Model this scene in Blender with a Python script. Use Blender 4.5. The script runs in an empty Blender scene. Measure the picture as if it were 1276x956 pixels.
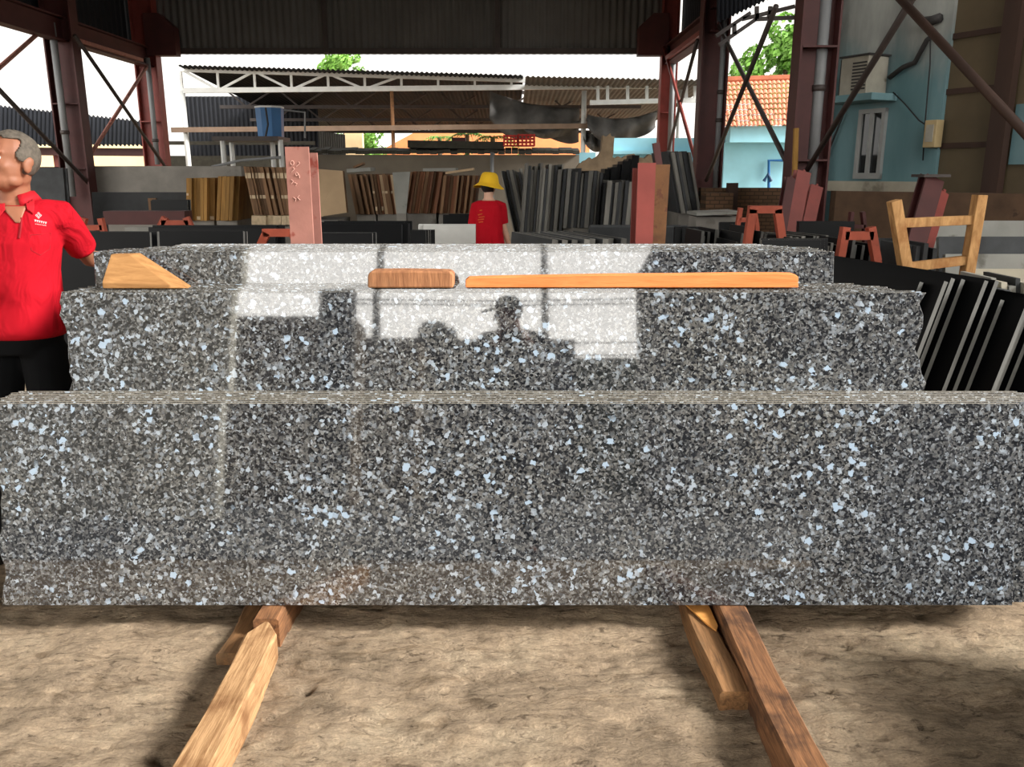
import bpy, bmesh, math, random
from math import sin, cos, tan, pi, radians, atan2, sqrt
from mathutils import Vector, Matrix, noise
from mathutils.bvhtree import BVHTree
random.seed(7)
SC = bpy.context.scene
COL = SC.collection

# ------------------------------------------------------------------ camera, sky, exposure
FPX, PITCH, CAMH = 1050.0, radians(14.0), 1.52
cd = bpy.data.cameras.new('camera'); cam = bpy.data.objects.new('camera', cd); COL.objects.link(cam)
cd.sensor_width = 36.0; cd.sensor_fit = 'HORIZONTAL'; cd.lens = FPX / 1276 * 36.0
cd.clip_start = 0.05; cd.clip_end = 400
cam.location = (0, 0, CAMH); cam.rotation_euler = (pi / 2 - PITCH, 0, 0)
SC.camera = cam
SKY_FRONT, SKY_BACK = 5.2, 1.3           # hazy sky: brightest behind the photographer, where the veiled sun stands
w = bpy.data.worlds.new('overcast_sky'); SC.world = w; w.use_nodes = True
bg = w.node_tree.nodes['Background']; bg.inputs[0].default_value = (1.0, 0.97, 0.915, 1)
wt = w.node_tree; wc = wt.nodes.new('ShaderNodeTexCoord'); wsx = wt.nodes.new('ShaderNodeSeparateXYZ'); wm = wt.nodes.new('ShaderNodeMapRange')
wt.links.new(wc.outputs['Generated'], wsx.inputs[0]); wt.links.new(wsx.outputs[1], wm.inputs[0]); wm.interpolation_type = 'SMOOTHSTEP'
wm.inputs[1].default_value = -.95; wm.inputs[2].default_value = .15; wm.inputs[3].default_value = SKY_FRONT; wm.inputs[4].default_value = SKY_BACK
wz_ = wt.nodes.new('ShaderNodeMapRange'); wt.links.new(wsx.outputs[2], wz_.inputs[0]); wz_.interpolation_type = 'SMOOTHSTEP'
wz_.inputs[1].default_value = .34; wz_.inputs[2].default_value = .60; wz_.inputs[3].default_value = 1.0; wz_.inputs[4].default_value = .42
wq = wt.nodes.new('ShaderNodeMath'); wq.operation = 'MULTIPLY'; wt.links.new(wm.outputs[0], wq.inputs[0]); wt.links.new(wz_.outputs[0], wq.inputs[1])
wt.links.new(wq.outputs[0], bg.inputs[1])
SC.view_settings.view_transform = 'Standard'; SC.view_settings.look = 'None'
SC.view_settings.gamma = 1.0; SC.view_settings.use_curve_mapping = False
SC.view_settings.exposure = 0.1
sd = bpy.data.lights.new('hazy_sun', 'SUN'); sd.energy = 8.0; sd.angle = radians(16); sd.color = (1, .97, .93)
so = bpy.data.objects.new('hazy_sun', sd); COL.objects.link(so)
so.rotation_euler = Vector((-.78, .22, -.52)).to_track_quat('-Z', 'Y').to_euler()

# ------------------------------------------------------------------ helpers
def ray(px, py):
    x = (px - 638) / FPX; u = (478 - py) / FPX
    return Vector((x, cos(PITCH) + sin(PITCH) * u, -sin(PITCH) + cos(PITCH) * u))
EYE = Vector((0, 0, CAMH))
def P(px, py, Y):
    d = ray(px, py); return EYE + d * (Y / d.y)
def PZ(px, py, Z):
    d = ray(px, py); return EYE + d * ((Z - CAMH) / d.z)
LEAN = radians(10.5)
def RP(px, py, D):                       # a place behind the photographer that the second pack mirrors towards him
    n = Vector((0, -cos(LEAN), sin(LEAN))); q = Vector((0, 2.963, 1.108))
    d = ray(px, py); h = EYE + d * ((q - EYE).dot(n) / d.dot(n))
    r = d - 2 * d.dot(n) * n
    return h + r * ((-D - h.y) / r.y)
def lin(c):
    return tuple(((x / 255) / 12.92 if x / 255 < .04045 else ((x / 255 + .055) / 1.055) ** 2.4) for x in c) + (1,)

class MB:
    def __init__(s): s.v = []; s.f = []; s.m = []
    def add(s, vs, fs, m=0):
        b = len(s.v); s.v += [Vector(x) for x in vs]
        for f in fs: s.f.append([b + i for i in f]); s.m.append(m)
    def hexa(s, a, b, m=0, mf=None):     # a, b: the four corners of two opposite faces
        s.add(list(a) + list(b), [], m)
        k = len(s.v) - 8
        for i, f in enumerate([(3, 2, 1, 0), (4, 5, 6, 7), (0, 1, 5, 4), (1, 2, 6, 5), (2, 3, 7, 6), (3, 0, 4, 7)]):
            s.f.append([k + j for j in f]); s.m.append(m if mf is None else mf[i])
    def box(s, c, d, R=None, m=0):
        c = Vector(c); h = Vector(d) / 2
        p = [Vector((x * h.x, y * h.y, z * h.z)) for z in (-1, 1) for x, y in ((-1, -1), (1, -1), (1, 1), (-1, 1))]
        if R is not None: p = [R @ q for q in p]
        p = [q + c for q in p]
        s.hexa(p[:4], p[4:], m)
    def bar(s, p, q, w, h, up=(0, 0, 1), m=0):
        p = Vector(p); q = Vector(q); d = (q - p).normalized(); up = Vector(up)
        if abs(d.dot(up)) > .98: up = Vector((0, 1, 0))
        r = d.cross(up).normalized() * (w / 2); u = r.cross(d).normalized() * (h / 2)
        s.hexa([p - r - u, p + r - u, p + r + u, p - r + u], [q - r - u, q + r - u, q + r + u, q - r + u], m)
    def prism(s, pts, ext, m=0, mside=None):
        n = len(pts); ext = Vector(ext)
        a = [Vector(p) for p in pts]; b = [p + ext for p in a]
        k = len(s.v); s.v += a + b; ms = m if mside is None else mside
        s.f.append([k + i for i in range(n)]); s.m.append(m)
        s.f.append([k + n + i for i in reversed(range(n))]); s.m.append(ms)
        for i in range(n):
            j = (i + 1) % n; s.f.append([k + j, k + i, k + n + i, k + n + j]); s.m.append(ms)
    def rings(s, rs, m=0, caps=True):
        n = len(rs[0]); k = len(s.v)
        for r in rs: s.v += [Vector(x) for x in r]
        for i in range(len(rs) - 1):
            for j in range(n):
                l = (j + 1) % n
                s.f.append([k + i * n + j, k + i * n + l, k + (i + 1) * n + l, k + (i + 1) * n + j]); s.m.append(m)
        if caps:
            s.f.append([k + j for j in reversed(range(n))]); s.m.append(m)
            s.f.append([k + (len(rs) - 1) * n + j for j in range(n)]); s.m.append(m)
    def tube(s, path, rad, n=8, m=0, round_ends=False):
        path = [Vector(p) for p in path]
        if not hasattr(rad, '__len__'): rad = [rad] * len(path)
        rad = list(rad)
        if round_ends:
            d0 = (path[0] - path[1]).normalized(); d1 = (path[-1] - path[-2]).normalized()
            path = [path[0] + d0 * rad[0] * .95, path[0] + d0 * rad[0] * .7] + path + [path[-1] + d1 * rad[-1] * .7, path[-1] + d1 * rad[-1] * .95]
            rad = [rad[0] * .25, rad[0] * .7] + rad + [rad[-1] * .7, rad[-1] * .25]
        t = (path[1] - path[0]).normalized()
        u = t.orthogonal().normalized(); rs = []
        for i, p in enumerate(path):
            a = path[min(i + 1, len(path) - 1)] - path[max(i - 1, 0)]
            if a.length > 1e-9: t = a.normalized()
            u = (u - t * u.dot(t)).normalized(); v = t.cross(u)
            rs.append([p + (u * cos(2 * pi * j / n) + v * sin(2 * pi * j / n)) * rad[i] for j in range(n)])
        s.rings(rs, m)
    def ell(s, c, ax, ay, az, nu=14, nv=10, m=0):
        c = Vector(c); ax = Vector(ax); ay = Vector(ay); az = Vector(az)
        rs = []
        for i in range(nv + 1):
            th = pi * (i + .02 if i == 0 else (i - .02 if i == nv else i)) / nv
            rs.append([c - az * cos(th) + (ax * cos(2 * pi * j / nu) + ay * sin(2 * pi * j / nu)) * sin(th) for j in range(nu)])
        s.rings(rs, m)
    def grid(s, fn, nu, nv, m=0):
        k = len(s.v)
        for j in range(nv + 1):
            for i in range(nu + 1): s.v.append(Vector(fn(i / nu, j / nv)))
        for j in range(nv):
            for i in range(nu):
                a = k + j * (nu + 1) + i
                s.f.append([a, a + 1, a + nu + 2, a + nu + 1]); s.m.append(m)
    def build(s, name, mats, parent=None, smooth=False, bevel=0.0, solid=0.0, remesh=0.0, smooth_it=6, world_origin=False, free_normals=False):
        if not isinstance(mats, (list, tuple)): mats = [mats]
        lo = Vector([min(v[i] for v in s.v) for i in range(3)]); hi = Vector([max(v[i] for v in s.v) for i in range(3)])
        if parent is not None:
            og = Vector((0, 0, 0)); q = parent
            while q is not None: og += q.location; q = q.parent
        elif world_origin: og = Vector((0, 0, 0))
        else: og = Vector(((lo.x + hi.x) / 2, (lo.y + hi.y) / 2, lo.z))
        me = bpy.data.meshes.new(name)
        me.from_pydata([v - og for v in s.v], [], s.f)
        for mt in mats: me.materials.append(mt)
        me.polygons.foreach_set('material_index', s.m)
        if smooth: me.polygons.foreach_set('use_smooth', [True] * len(me.polygons))
        if not free_normals:
            b = bmesh.new(); b.from_mesh(me); bmesh.ops.recalc_face_normals(b, faces=b.faces); b.to_mesh(me); b.free()
        o = bpy.data.objects.new(name, me); COL.objects.link(o)
        if parent is not None: o.parent = parent
        else: o.location = og
        if solid:
            md = o.modifiers.new('solid', 'SOLIDIFY'); md.thickness = solid; md.offset = 0
        if bevel:
            md = o.modifiers.new('bevel', 'BEVEL'); md.width = bevel; md.segments = 2; md.limit_method = 'ANGLE'
        if remesh:
            md = o.modifiers.new('remesh', 'REMESH'); md.mode = 'VOXEL'; md.voxel_size = remesh; md.use_smooth_shade = True
            md = o.modifiers.new('smooth', 'SMOOTH'); md.factor = .5; md.iterations = smooth_it
            dg = bpy.context.evaluated_depsgraph_get(); dg.update()
            m2 = bpy.data.meshes.new_from_object(o.evaluated_get(dg))
            o.modifiers.clear(); o.data = m2; m2.name = name
            if not len(m2.materials):
                for mt in mats: m2.materials.append(mt)
        return o

def tag(o, label, cat, group=None, kind='thing'):
    o['label'] = label; o['category'] = cat; o['kind'] = kind
    if group: o['group'] = group
    return o
def struct(o, label=None):
    o['kind'] = 'structure'
    if label: o['label'] = label
    return o
def empty(name, loc, label, cat, group=None):
    o = bpy.data.objects.new(name, None); COL.objects.link(o); o.location = Vector(loc); o.empty_display_size = .1
    return tag(o, label, cat, group)
ORD = ['first', 'second', 'third', 'fourth', 'fifth', 'sixth', 'seventh', 'eighth', 'ninth', 'tenth', 'eleventh', 'twelfth', 'thirteenth',
       'fourteenth', 'fifteenth', 'sixteenth', 'seventeenth', 'eighteenth', 'nineteenth', 'twentieth']

# ------------------------------------------------------------------ materials
class NT:
    def __init__(s, name):
        s.mat = bpy.data.materials.new(name); s.mat.use_nodes = True
        s.t = s.mat.node_tree; s.b = s.t.nodes['Principled BSDF']
    def n(s, typ, **kw):
        o = s.t.nodes.new(typ)
        for k, v in kw.items():
            if k.startswith('i_'):
                o.inputs[k[2:].replace('_', ' ')].default_value = v
            else: setattr(o, k, v)
        return o
    def l(s, a, b): s.t.links.new(a, b)
    def coords(s, scale=(1, 1, 1), rand=True):
        tc = s.n('ShaderNodeTexCoord'); mp = s.n('ShaderNodeMapping'); mp.inputs['Scale'].default_value = scale
        if rand:
            oi = s.n('ShaderNodeObjectInfo'); mu = s.n('ShaderNodeMath', operation='MULTIPLY'); mu.inputs[1].default_value = 37.0
            s.l(oi.outputs['Random'], mu.inputs[0])
            va = s.n('ShaderNodeVectorMath', operation='ADD'); s.l(tc.outputs['Object'], va.inputs[0]); s.l(mu.outputs[0], va.inputs[1])
            s.l(va.outputs[0], mp.inputs['Vector'])
        else: s.l(tc.outputs['Object'], mp.inputs['Vector'])
        return mp.outputs[0]
    def noise(s, vec, scale, detail=4, rough=.55, dist=0):
        o = s.n('ShaderNodeTexNoise'); o.inputs['Scale'].default_value = scale; o.inputs['Detail'].default_value = detail
        o.inputs['Roughness'].default_value = rough; o.inputs['Distortion'].default_value = dist
        s.l(vec, o.inputs['Vector']); return o
    def ramp(s, fac, stops, interp='LINEAR'):
        r = s.n('ShaderNodeValToRGB'); e = r.color_ramp.elements; r.color_ramp.interpolation = interp
        while len(e) < len(stops): e.new(.5)
        for k, (p, c) in enumerate(stops): e[k].position = p; e[k].color = c if len(c) == 4 else tuple(c) + (1,)
        s.l(fac, r.inputs[0]); return r.outputs[0]
    def mix(s, f, a, b, typ='MIX'):
        m = s.n('ShaderNodeMix', data_type='RGBA', blend_type=typ)
        for src, i in ((f, 0), (a, 6), (b, 7)):
            if isinstance(src, (int, float)): m.inputs[i].default_value = src
            elif isinstance(src, tuple): m.inputs[i].default_value = src
            else: s.l(src, m.inputs[i])
        return m.outputs[2]
    def bump(s, h, strength, dist=.01):
        b = s.n('ShaderNodeBump'); b.inputs['Strength'].default_value = strength; b.inputs['Distance'].default_value = dist
        s.l(h, b.inputs['Height']); s.l(b.outputs[0], s.b.inputs['Normal'])
    def done(s, col, rough=.6, metal=0., spec=.5, coat=0.):
        if isinstance(col, tuple): s.b.inputs['Base Color'].default_value = col
        else: s.l(col, s.b.inputs['Base Color'])
        if isinstance(rough, (int, float)): s.b.inputs['Roughness'].default_value = rough
        else: s.l(rough, s.b.inputs['Roughness'])
        s.b.inputs['Metallic'].default_value = metal; s.b.inputs['Specular IOR Level'].default_value = spec
        s.b.inputs['Coat Weight'].default_value = coat; s.b.inputs['Coat Roughness'].default_value = .02
        return s.mat

def dark(c, k): return tuple(x * k for x in c[:3]) + (1,)
def m_plain(name, rgb, rough=.6, var=.3, scale=6, stretch=(1, 1, 1), metal=0., spec=.4, bump=.15, bscale=60, rand=True, spots=None, objvar=0.0):
    t = NT(name); c = lin(rgb); v = t.coords(stretch, rand); n = t.noise(v, scale, 5)
    col = t.ramp(n.outputs[0], [(.25, dark(c, 1 - var)), (.75, dark(c, 1 + var))])
    if spots:
        n2 = t.noise(v, spots[1], 4, .6); f = t.ramp(n2.outputs[0], [(spots[2], (0, 0, 0)), (spots[2] + .08, (1, 1, 1))]); col = t.mix(f, col, lin(spots[0]))
    if objvar:
        oi = t.n('ShaderNodeObjectInfo'); r = t.ramp(oi.outputs['Random'], [(0, (1 - objvar,) * 3), (1, (1 + objvar * .3,) * 3)])
        col = t.mix(1.0, col, r, 'MULTIPLY')
    if bump:
        n3 = t.noise(v, bscale, 4); t.bump(n3.outputs[0], bump, .004)
    return t.done(col, rough, metal, spec)

def m_granite(name):
    t = NT(name); v0 = t.coords((1, 1, 1))
    nz = t.noise(v0, 90, 3); sub = t.n('ShaderNodeVectorMath', operation='SUBTRACT'); sub.inputs[1].default_value = (.5, .5, .5)
    t.l(nz.outputs['Color'], sub.inputs[0]); sc = t.n('ShaderNodeVectorMath', operation='SCALE'); sc.inputs['Scale'].default_value = .016
    t.l(sub.outputs[0], sc.inputs[0]); ad = t.n('ShaderNodeVectorMath', operation='ADD'); t.l(v0, ad.inputs[0]); t.l(sc.outputs[0], ad.inputs[1]); v = ad.outputs[0]
    def vor(scale):
        o = t.n('ShaderNodeTexVoronoi'); o.inputs['Scale'].default_value = scale; t.l(v, o.inputs['Vector'])
        sp = t.n('ShaderNodeSeparateColor'); t.l(o.outputs['Color'], sp.inputs[0]); return sp
    def over(x, lo, hi):
        mr = t.n('ShaderNodeMapRange'); mr.inputs[1].default_value = lo; mr.inputs[2].default_value = hi; t.l(x, mr.inputs[0]); return mr.outputs[0]
    a = vor(142)
    base = t.ramp(a.outputs[0], [(0, lin((20, 22, 25))), (.3, lin((42, 44, 48))), (.55, lin((76, 77, 78))), (.82, lin((100, 99, 97))), (.95, lin((126, 128, 129))), (1, lin((156, 162, 168)))])
    fine = t.noise(v0, 230, 3, .7); base = t.mix(.6, base, t.ramp(fine.outputs[0], [(.3, (.4, .4, .4)), (.7, (1.55, 1.55, 1.55))]), 'MULTIPLY')
    big = t.noise(v0, 4.0, 3)
    wide = t.noise(v0, 1.6, 2); base = t.mix(.6, base, t.ramp(wide.outputs[0], [(.35, (.82, .85, .9)), (.65, (1.12, 1.09, 1.02))]), 'MULTIPLY')
    def cells(scale, k, ch, lo, hi):
        c = vor(scale); th = t.n('ShaderNodeMath', operation='MULTIPLY_ADD'); t.l(big.outputs[0], th.inputs[0]); th.inputs[1].default_value = k; t.l(c.outputs[ch], th.inputs[2]); return over(th.outputs[0], lo + k * .5, hi + k * .5)
    base = t.mix(cells(88, .2, 1, .88, 1.0), base, lin((128, 134, 140)))
    base = t.mix(cells(80, .22, 2, .945, .975), base, lin((158, 168, 178)))
    base = t.mix(cells(58, .28, 0, .978, .990), base, lin((160, 178, 196)))
    m = t.done(base, .04, 0, .85, .8); t.b.inputs['IOR'].default_value = 1.55; t.b.inputs['Coat IOR'].default_value = 1.6
    return m

def m_wood(name, c1, c2, stretch, rough=.75, scale=9, stain=None, bump=.4):
    t = NT(name); v = t.coords(stretch); n = t.noise(v, scale, 6, .62, .6)
    col = t.ramp(n.outputs[0], [(.3, lin(c1)), (.7, lin(c2))])
    v2 = t.coords((1, 1, 1))
    if stain:
        n2 = t.noise(v2, 6, 4, .6); f = t.ramp(n2.outputs[0], [(.52, (0, 0, 0)), (.68, (.85, .85, .85))]); col = t.mix(f, col, lin(stain))
    n3 = t.noise(v, scale * 3, 5); t.bump(n3.outputs[0], bump, .004)
    return t.done(col, rough, 0, .3)

GRANITE = m_granite('polished_speckled_granite')
SAWN = m_plain('sawn_granite_edge', (152, 144, 128), .85, .45, 22, (.35, 6, 6), spots=((92, 84, 70), 9, .56))
SAWN2 = m_plain('dusty_sawn_edge', (176, 168, 150), .9, .4, 30, (.4, 4, 4), spots=((104, 94, 78), 14, .55))
BLACK = m_plain('polished_black_stone', (13, 14, 16), .4, .3, 3, spec=.15, bump=.05)
BLACKEDGE = m_plain('grey_sawn_stone_edge', (90, 90, 87), .85, .25, 18, (1, 1, .25))
DGREY = m_plain('dark_grey_stone', (64, 66, 68), .65, .3, 5, spec=.2, objvar=.45)
DGEDGE = m_plain('mid_grey_stone_edge', (128, 126, 120), .85, .35, 14, (1, 1, .12), objvar=.5)
PGREY = m_plain('pale_grey_stone', (140, 140, 134), .6, .22, 3, spots=((100, 98, 90), 4, .62), objvar=.2)
WHITEST = m_plain('white_grey_stone', (190, 190, 186), .45, .2, 3)
TANEDGE = m_plain('golden_brown_stone_edge', (150, 112, 58), .8, .3, 10, (3, 1, .15), objvar=.35)
BRNEDGE = m_plain('brown_stone_edge', (122, 92, 66), .8, .35, 12, (3, 1, .15), objvar=.45)
REDEDGE = m_plain('reddish_brown_stone_edge', (120, 78, 54), .8, .35, 12, (3, 1, .15), objvar=.45)
BEIGE = m_plain('beige_stone_face', (180, 154, 122), .6, .15, 2, spots=((140, 116, 90), 3, .66))
PAPER = m_plain('pale_tape_label', (196, 176, 146), .8, .2, 20)
REDST = m_plain('red_painted_steel', (128, 58, 51), .55, .2, 5, spots=((108, 58, 46), 9, .66), bump=.1)
REDDK = m_plain('dark_and_shaded_red_steel', (74, 36, 35), .6, .25, 4, bump=.1)  # on the columns, the same red with backlit shade put into the colour
REDPK = m_plain('faded_pink_red_steel', (160, 110, 98), .7, .18, 9, spots=((140, 66, 54), 12, .6), bump=.15)
STEELDK = m_plain('dark_steel', (64, 56, 54), .55, .25, 6, bump=.1)
ORANGEST = m_plain('orange_red_steel_stand', (160, 74, 52), .6, .2, 8, spots=((120, 60, 44), 14, .66), bump=.1)
RUST = m_plain('rusty_brown_steel', (106, 72, 42), .8, .35, 14, spots=((90, 54, 34), 20, .58))
CHALK = m_plain('chalk_marks', (206, 160, 146), .9, .1, 20)
WHITEP = m_plain('white_painted_steel', (206, 208, 206), .5, .1, 5)
PVC = m_plain('grey_white_plastic_pipe', (126, 128, 130), .5, .1, 5, bump=0)
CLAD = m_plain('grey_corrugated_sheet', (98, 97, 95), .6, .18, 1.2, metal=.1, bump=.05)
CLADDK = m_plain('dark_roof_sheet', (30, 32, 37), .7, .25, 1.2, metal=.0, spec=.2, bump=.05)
ROOFU = m_plain('weathered_roof_sheet', (88, 86, 83), .7, .3, 1.2, bump=.05)
CONC = m_plain('grey_concrete', (128, 124, 118), .9, .25, 3, spots=((96, 90, 84), 2, .6))
CONCL = m_plain('light_concrete', (172, 166, 150), .9, .2, 3, spots=((130, 124, 110), 2, .6))
BRICKW = m_plain('brown_plastered_brick', (84, 64, 48), .9, .3, 5, spots=((58, 44, 34), 6, .6))
CREAM = m_plain('cream_wall', (236, 206, 160), .9, .1, 2)
ORANGEW = m_plain('orange_wall', (226, 142, 92), .9, .12, 2)
TARP = m_plain('dark_grey_tarpaulin', (80, 78, 76), .8, .3, 4)
TANKB = m_plain('blue_plastic_tank', (44, 104, 158), .4, .15, 2, bump=0)
REDPL = m_plain('red_plastic_crate', (176, 40, 34), .5, .15, 5, bump=0)
DKPILE = m_plain('dark_weathered_tiles', (58, 56, 48), .8, .4, 8)
OLIVE = m_plain('dark_olive_panel', (88, 76, 56), .7, .2, 2)
DBROWN = m_plain('dark_brown_timber', (58, 40, 32), .7, .3, 5, (1, 1, .2))
GREENPIPE = m_plain('blue_painted_pipe', (22, 92, 150), .5, .1, 5, bump=0)
YELPOLE = m_plain('yellow_brown_pole', (150, 112, 50), .7, .2, 6)
LEAFG = m_plain('green_leaves', (112, 160, 66), .6, .5, 3, bump=0)
LEAFD = m_plain('palm_green', (96, 150, 70), .6, .4, 3, bump=0)
BARK = m_plain('bark', (96, 80, 62), .9, .3, 8)
GLASS = NT('dark_window_glass').done(lin((34, 38, 40)), .05, 0, .8)
ALU = m_plain('grey_aluminium_frame', (150, 152, 150), .5, .1, 5, bump=0)
ACW = m_plain('dusty_white_casing', (152, 148, 136), .6, .2, 5)
ACD = m_plain('dark_grille', (48, 46, 46), .6, .2, 8)
CABLE = m_plain('black_cable', (30, 30, 32), .6, .1, 5, bump=0)

def m_bluewall(name):
    t = NT(name); v = t.coords((1, 1, .35), False); n = t.noise(v, 2.2, 5)
    tc = t.n('ShaderNodeTexCoord'); sp = t.n('ShaderNodeSeparateXYZ'); t.l(tc.outputs['Object'], sp.inputs[0])
    ad = t.n('ShaderNodeMath', operation='MULTIPLY_ADD'); t.l(n.outputs[0], ad.inputs[0]); ad.inputs[1].default_value = 1.3; t.l(sp.outputs[2], ad.inputs[2])
    blue = t.ramp(n.outputs[0], [(.3, lin((94, 128, 134))), (.7, lin((116, 148, 154)))])
    bare = t.ramp(n.outputs[0], [(.3, lin((112, 116, 114))), (.7, lin((172, 176, 172)))])
    f = t.ramp(ad.outputs[0], [(0.60, (0, 0, 0)), (.67, (1, 1, 1))])
    mr = t.n('ShaderNodeMapRange'); t.l(ad.outputs[0], mr.inputs[0]); mr.inputs[1].default_value = 3.1; mr.inputs[2].default_value = 3.7
    t.l(mr.outputs[0], t.n('ShaderNodeMath').inputs[0])
    return t.done(t.mix(mr.outputs[0], blue, bare), .85, 0, .3)
BLUEW = m_bluewall('light_blue_plaster_worn_bare_on_top')
BLUEH = m_plain('light_blue_house_paint', (150, 206, 222), .85, .1, 2)

def m_brick(name):
    t = NT(name); v = t.coords((1, 1, 1), False)
    mp = t.n('ShaderNodeMapping'); mp.inputs['Rotation'].default_value = (pi / 2, 0, 0); t.l(v, mp.inputs[0])
    b = t.n('ShaderNodeTexBrick'); t.l(mp.outputs[0], b.inputs[0]); b.inputs['Scale'].default_value = 1
    b.inputs['Brick Width'].default_value = .11; b.inputs['Row Height'].default_value = .045; b.inputs['Mortar Size'].default_value = .006
    b.inputs['Color1'].default_value = lin((92, 68, 50)); b.inputs['Color2'].default_value = lin((80, 60, 44)); b.inputs['Mortar'].default_value = lin((60, 48, 38))
    return t.done(b.outputs[0], .9, 0, .2)
BRICK = m_brick('brown_brick')

def m_ground():
    t = NT('trodden_earth'); v = t.coords((1, 1, 1), False)
    a = t.noise(v, 1.9, 6, .6); b = t.noise(v, 13, 9, .72); c = t.noise(v, 120, 5, .75)
    vs = t.coords((.4, 1, 1), False); d = t.noise(vs, 34, 8, .74, .8); e = t.noise(vs, 11, 8, .7, 1.2)
    col = t.ramp(a.outputs[0], [(.32, lin((142, 126, 106))), (.5, lin((178, 158, 134))), (.68, lin((202, 184, 158)))])
    col = t.mix(.8, col, t.ramp(b.outputs[0], [(.32, (.5, .48, .46)), (.48, (.95, .95, .95)), (.7, (1.3, 1.28, 1.25))]), 'MULTIPLY')
    col = t.mix(.85, col, t.ramp(d.outputs[0], [(.36, (.3, .28, .26)), (.43, (.92, .91, .9)), (.7, (1.22, 1.2, 1.16))]), 'MULTIPLY')
    col = t.mix(.8, col, t.ramp(e.outputs[0], [(.36, (.55, .52, .48)), (.47, (1, 1, 1)), (1, (1.1, 1.1, 1.1))]), 'MULTIPLY')
    col = t.mix(.5, col, t.ramp(c.outputs[0], [(.3, (.55, .55, .55)), (.7, (1.45, 1.42, 1.38))]), 'MULTIPLY')
    sm = t.n('ShaderNodeMath', operation='ADD'); t.l(b.outputs[0], sm.inputs[0]); t.l(d.outputs[0], sm.inputs[1])
    s2 = t.n('ShaderNodeMath', operation='ADD'); t.l(sm.outputs[0], s2.inputs[0]); t.l(e.outputs[0], s2.inputs[1])
    t.bump(s2.outputs[0], 1.0, .03)
    return t.done(col, .95, 0, .15)
GROUND = m_ground()
mb = MB(); mb.box((0, -15.3, .004), (40, 30, .02)); struct(mb.build('floor', m_plain('dark_added_floor', (62, 62, 62), .9, .25, 3, rand=False)), 'unseen dark floor added behind the photographer to dull slab reflections')  # unseen dark sheet added to dull the brown reflection in the slabs

# ------------------------------------------------------------------ ground
def ground():
    xs = [-60, -30, -15, -8, -5, -3.5, -2.6] + [-2.1 + i * .016 for i in range(263)] + [2.6, 3.5, 5, 8, 15, 30, 60]
    ys = [-60, -35, -20, -12, -6, -3, -1, .4, 1.2] + [1.7 + i * .014 for i in range(86)] + [3.1, 3.6, 4.4, 6, 8, 11, 15, 20, 28, 40, 60]
    mb = MB()
    for y in ys:
        for x in xs:
            z = 0
            if -2.2 < x < 2.2 and 1.6 < y < 3:
                p = Vector((x, y, 0))
                z = .022 * noise.fractal(p * 2.6, 1, 2, 3) + .010 * noise.turbulence(Vector((x * 7, y * 13, 3)), 5, False) + .006 * noise.noise(Vector((x * 30, y * 50, 1))) - .016
                q = noise.noise(Vector((x * 12, y * 26, 9))); z -= .03 * max(0, q - .40) * 2.5
            mb.v.append(Vector((x, y, z)))
    n = len(xs)
    for j in range(len(ys) - 1):
        for i in range(n - 1):
            a = j * n + i; mb.f.append([a, a + 1, a + n + 1, a + n]); mb.m.append(0)
    o = mb.build('ground', GROUND, smooth=True, world_origin=True); struct(o, 'uneven brown earth yard floor under the granite packs')
ground()

# ------------------------------------------------------------------ shed shell: roof, gable, side cladding
XL, XR, YG = -7.2, 3.1, 18.0
YA, YR2, YR3 = 14.4, 13.8, 9.36
def corrugated(a, b, c, d, n, amp, nv=1):          # a->b along the ribs' run, a->d along each rib
    a, b, c, d = map(Vector, (a, b, c, d)); nrm = (b - a).cross(d - a).normalized()
    prof = [0, .3, .5, .8]
    mb = MB(); us = []
    for i in range(n):
        for k, pf in enumerate(prof): us.append(((i + pf) / n, amp if k in (1, 2) else 0))
    us.append((1, 0)); k0 = 0
    for u, h in us:
        for j in range(nv + 1):
            v = j / nv; mb.v.append(a.lerp(b, u).lerp(d.lerp(c, u), v) + nrm * h)
    for i in range(len(us) - 1):
        for j in range(nv):
            p = i * (nv + 1) + j; mb.f.append([p, p + nv + 1, p + nv + 2, p + 1]); mb.m.append(0)
    return mb
zg = P(500, 68, YG).z
mb = corrugated((XL, YG, zg), (XR, YG, zg), (XR, YG, 8), (XL, YG, 8), 74, .03)
g = struct(mb.build('wall_gable', CLAD, solid=.004), 'grey corrugated gable cladding closing the far end of the shed')
mb = MB(); mb.bar((XL + .25, YG - .065, zg + .06), (XR - .25, YG - .065, zg + .06), .05, .1); o = mb.build('eave_purlin', STEELDK); tag(o, 'dark steel purlin along the bottom of the far gable cladding', 'purlin')
mb = MB(); mb.bar((XL + .25, YG - .07, zg + 1.25), (XR - .25, YG - .07, zg + 1.25), .06, .12); o = mb.build('gable_girt', STEELDK); tag(o, 'upper dark steel girt across the far gable, at the top edge', 'girt')
for px, nm in ((405, 'left'), (620, 'right')):
    q = P(px, 30, YG - .12); mb = MB(); mb.bar((q.x, YG - .13, zg + .02), (q.x, YG - .13, 5.3), .09, .05); o = mb.build('gable_stud', STEELDK)
    tag(o, 'dark vertical stud on the far gable cladding, the %s one of two' % nm, 'stud', 'gable studs')
mb = MB()
for sx, x0, x1 in ((0, XL - .4, (XL + XR) / 2), (1, (XL + XR) / 2, XR + .4)):
    z0, z1 = (5.4, 7.6) if sx == 0 else (7.6, 5.4)
    mb.hexa([(x0, -3.6, z0), (x1, -3.6, z1), (x1, YG + .5, z1), (x0, YG + .5, z0)], [(x0, -3.6, z0 + .05), (x1, -3.6, z1 + .05), (x1, YG + .5, z1 + .05), (x0, YG + .5, z0 + .05)])
struct(mb.build('ceiling', ROOFU), 'shed roof over the granite packs, out of the picture above')
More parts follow.
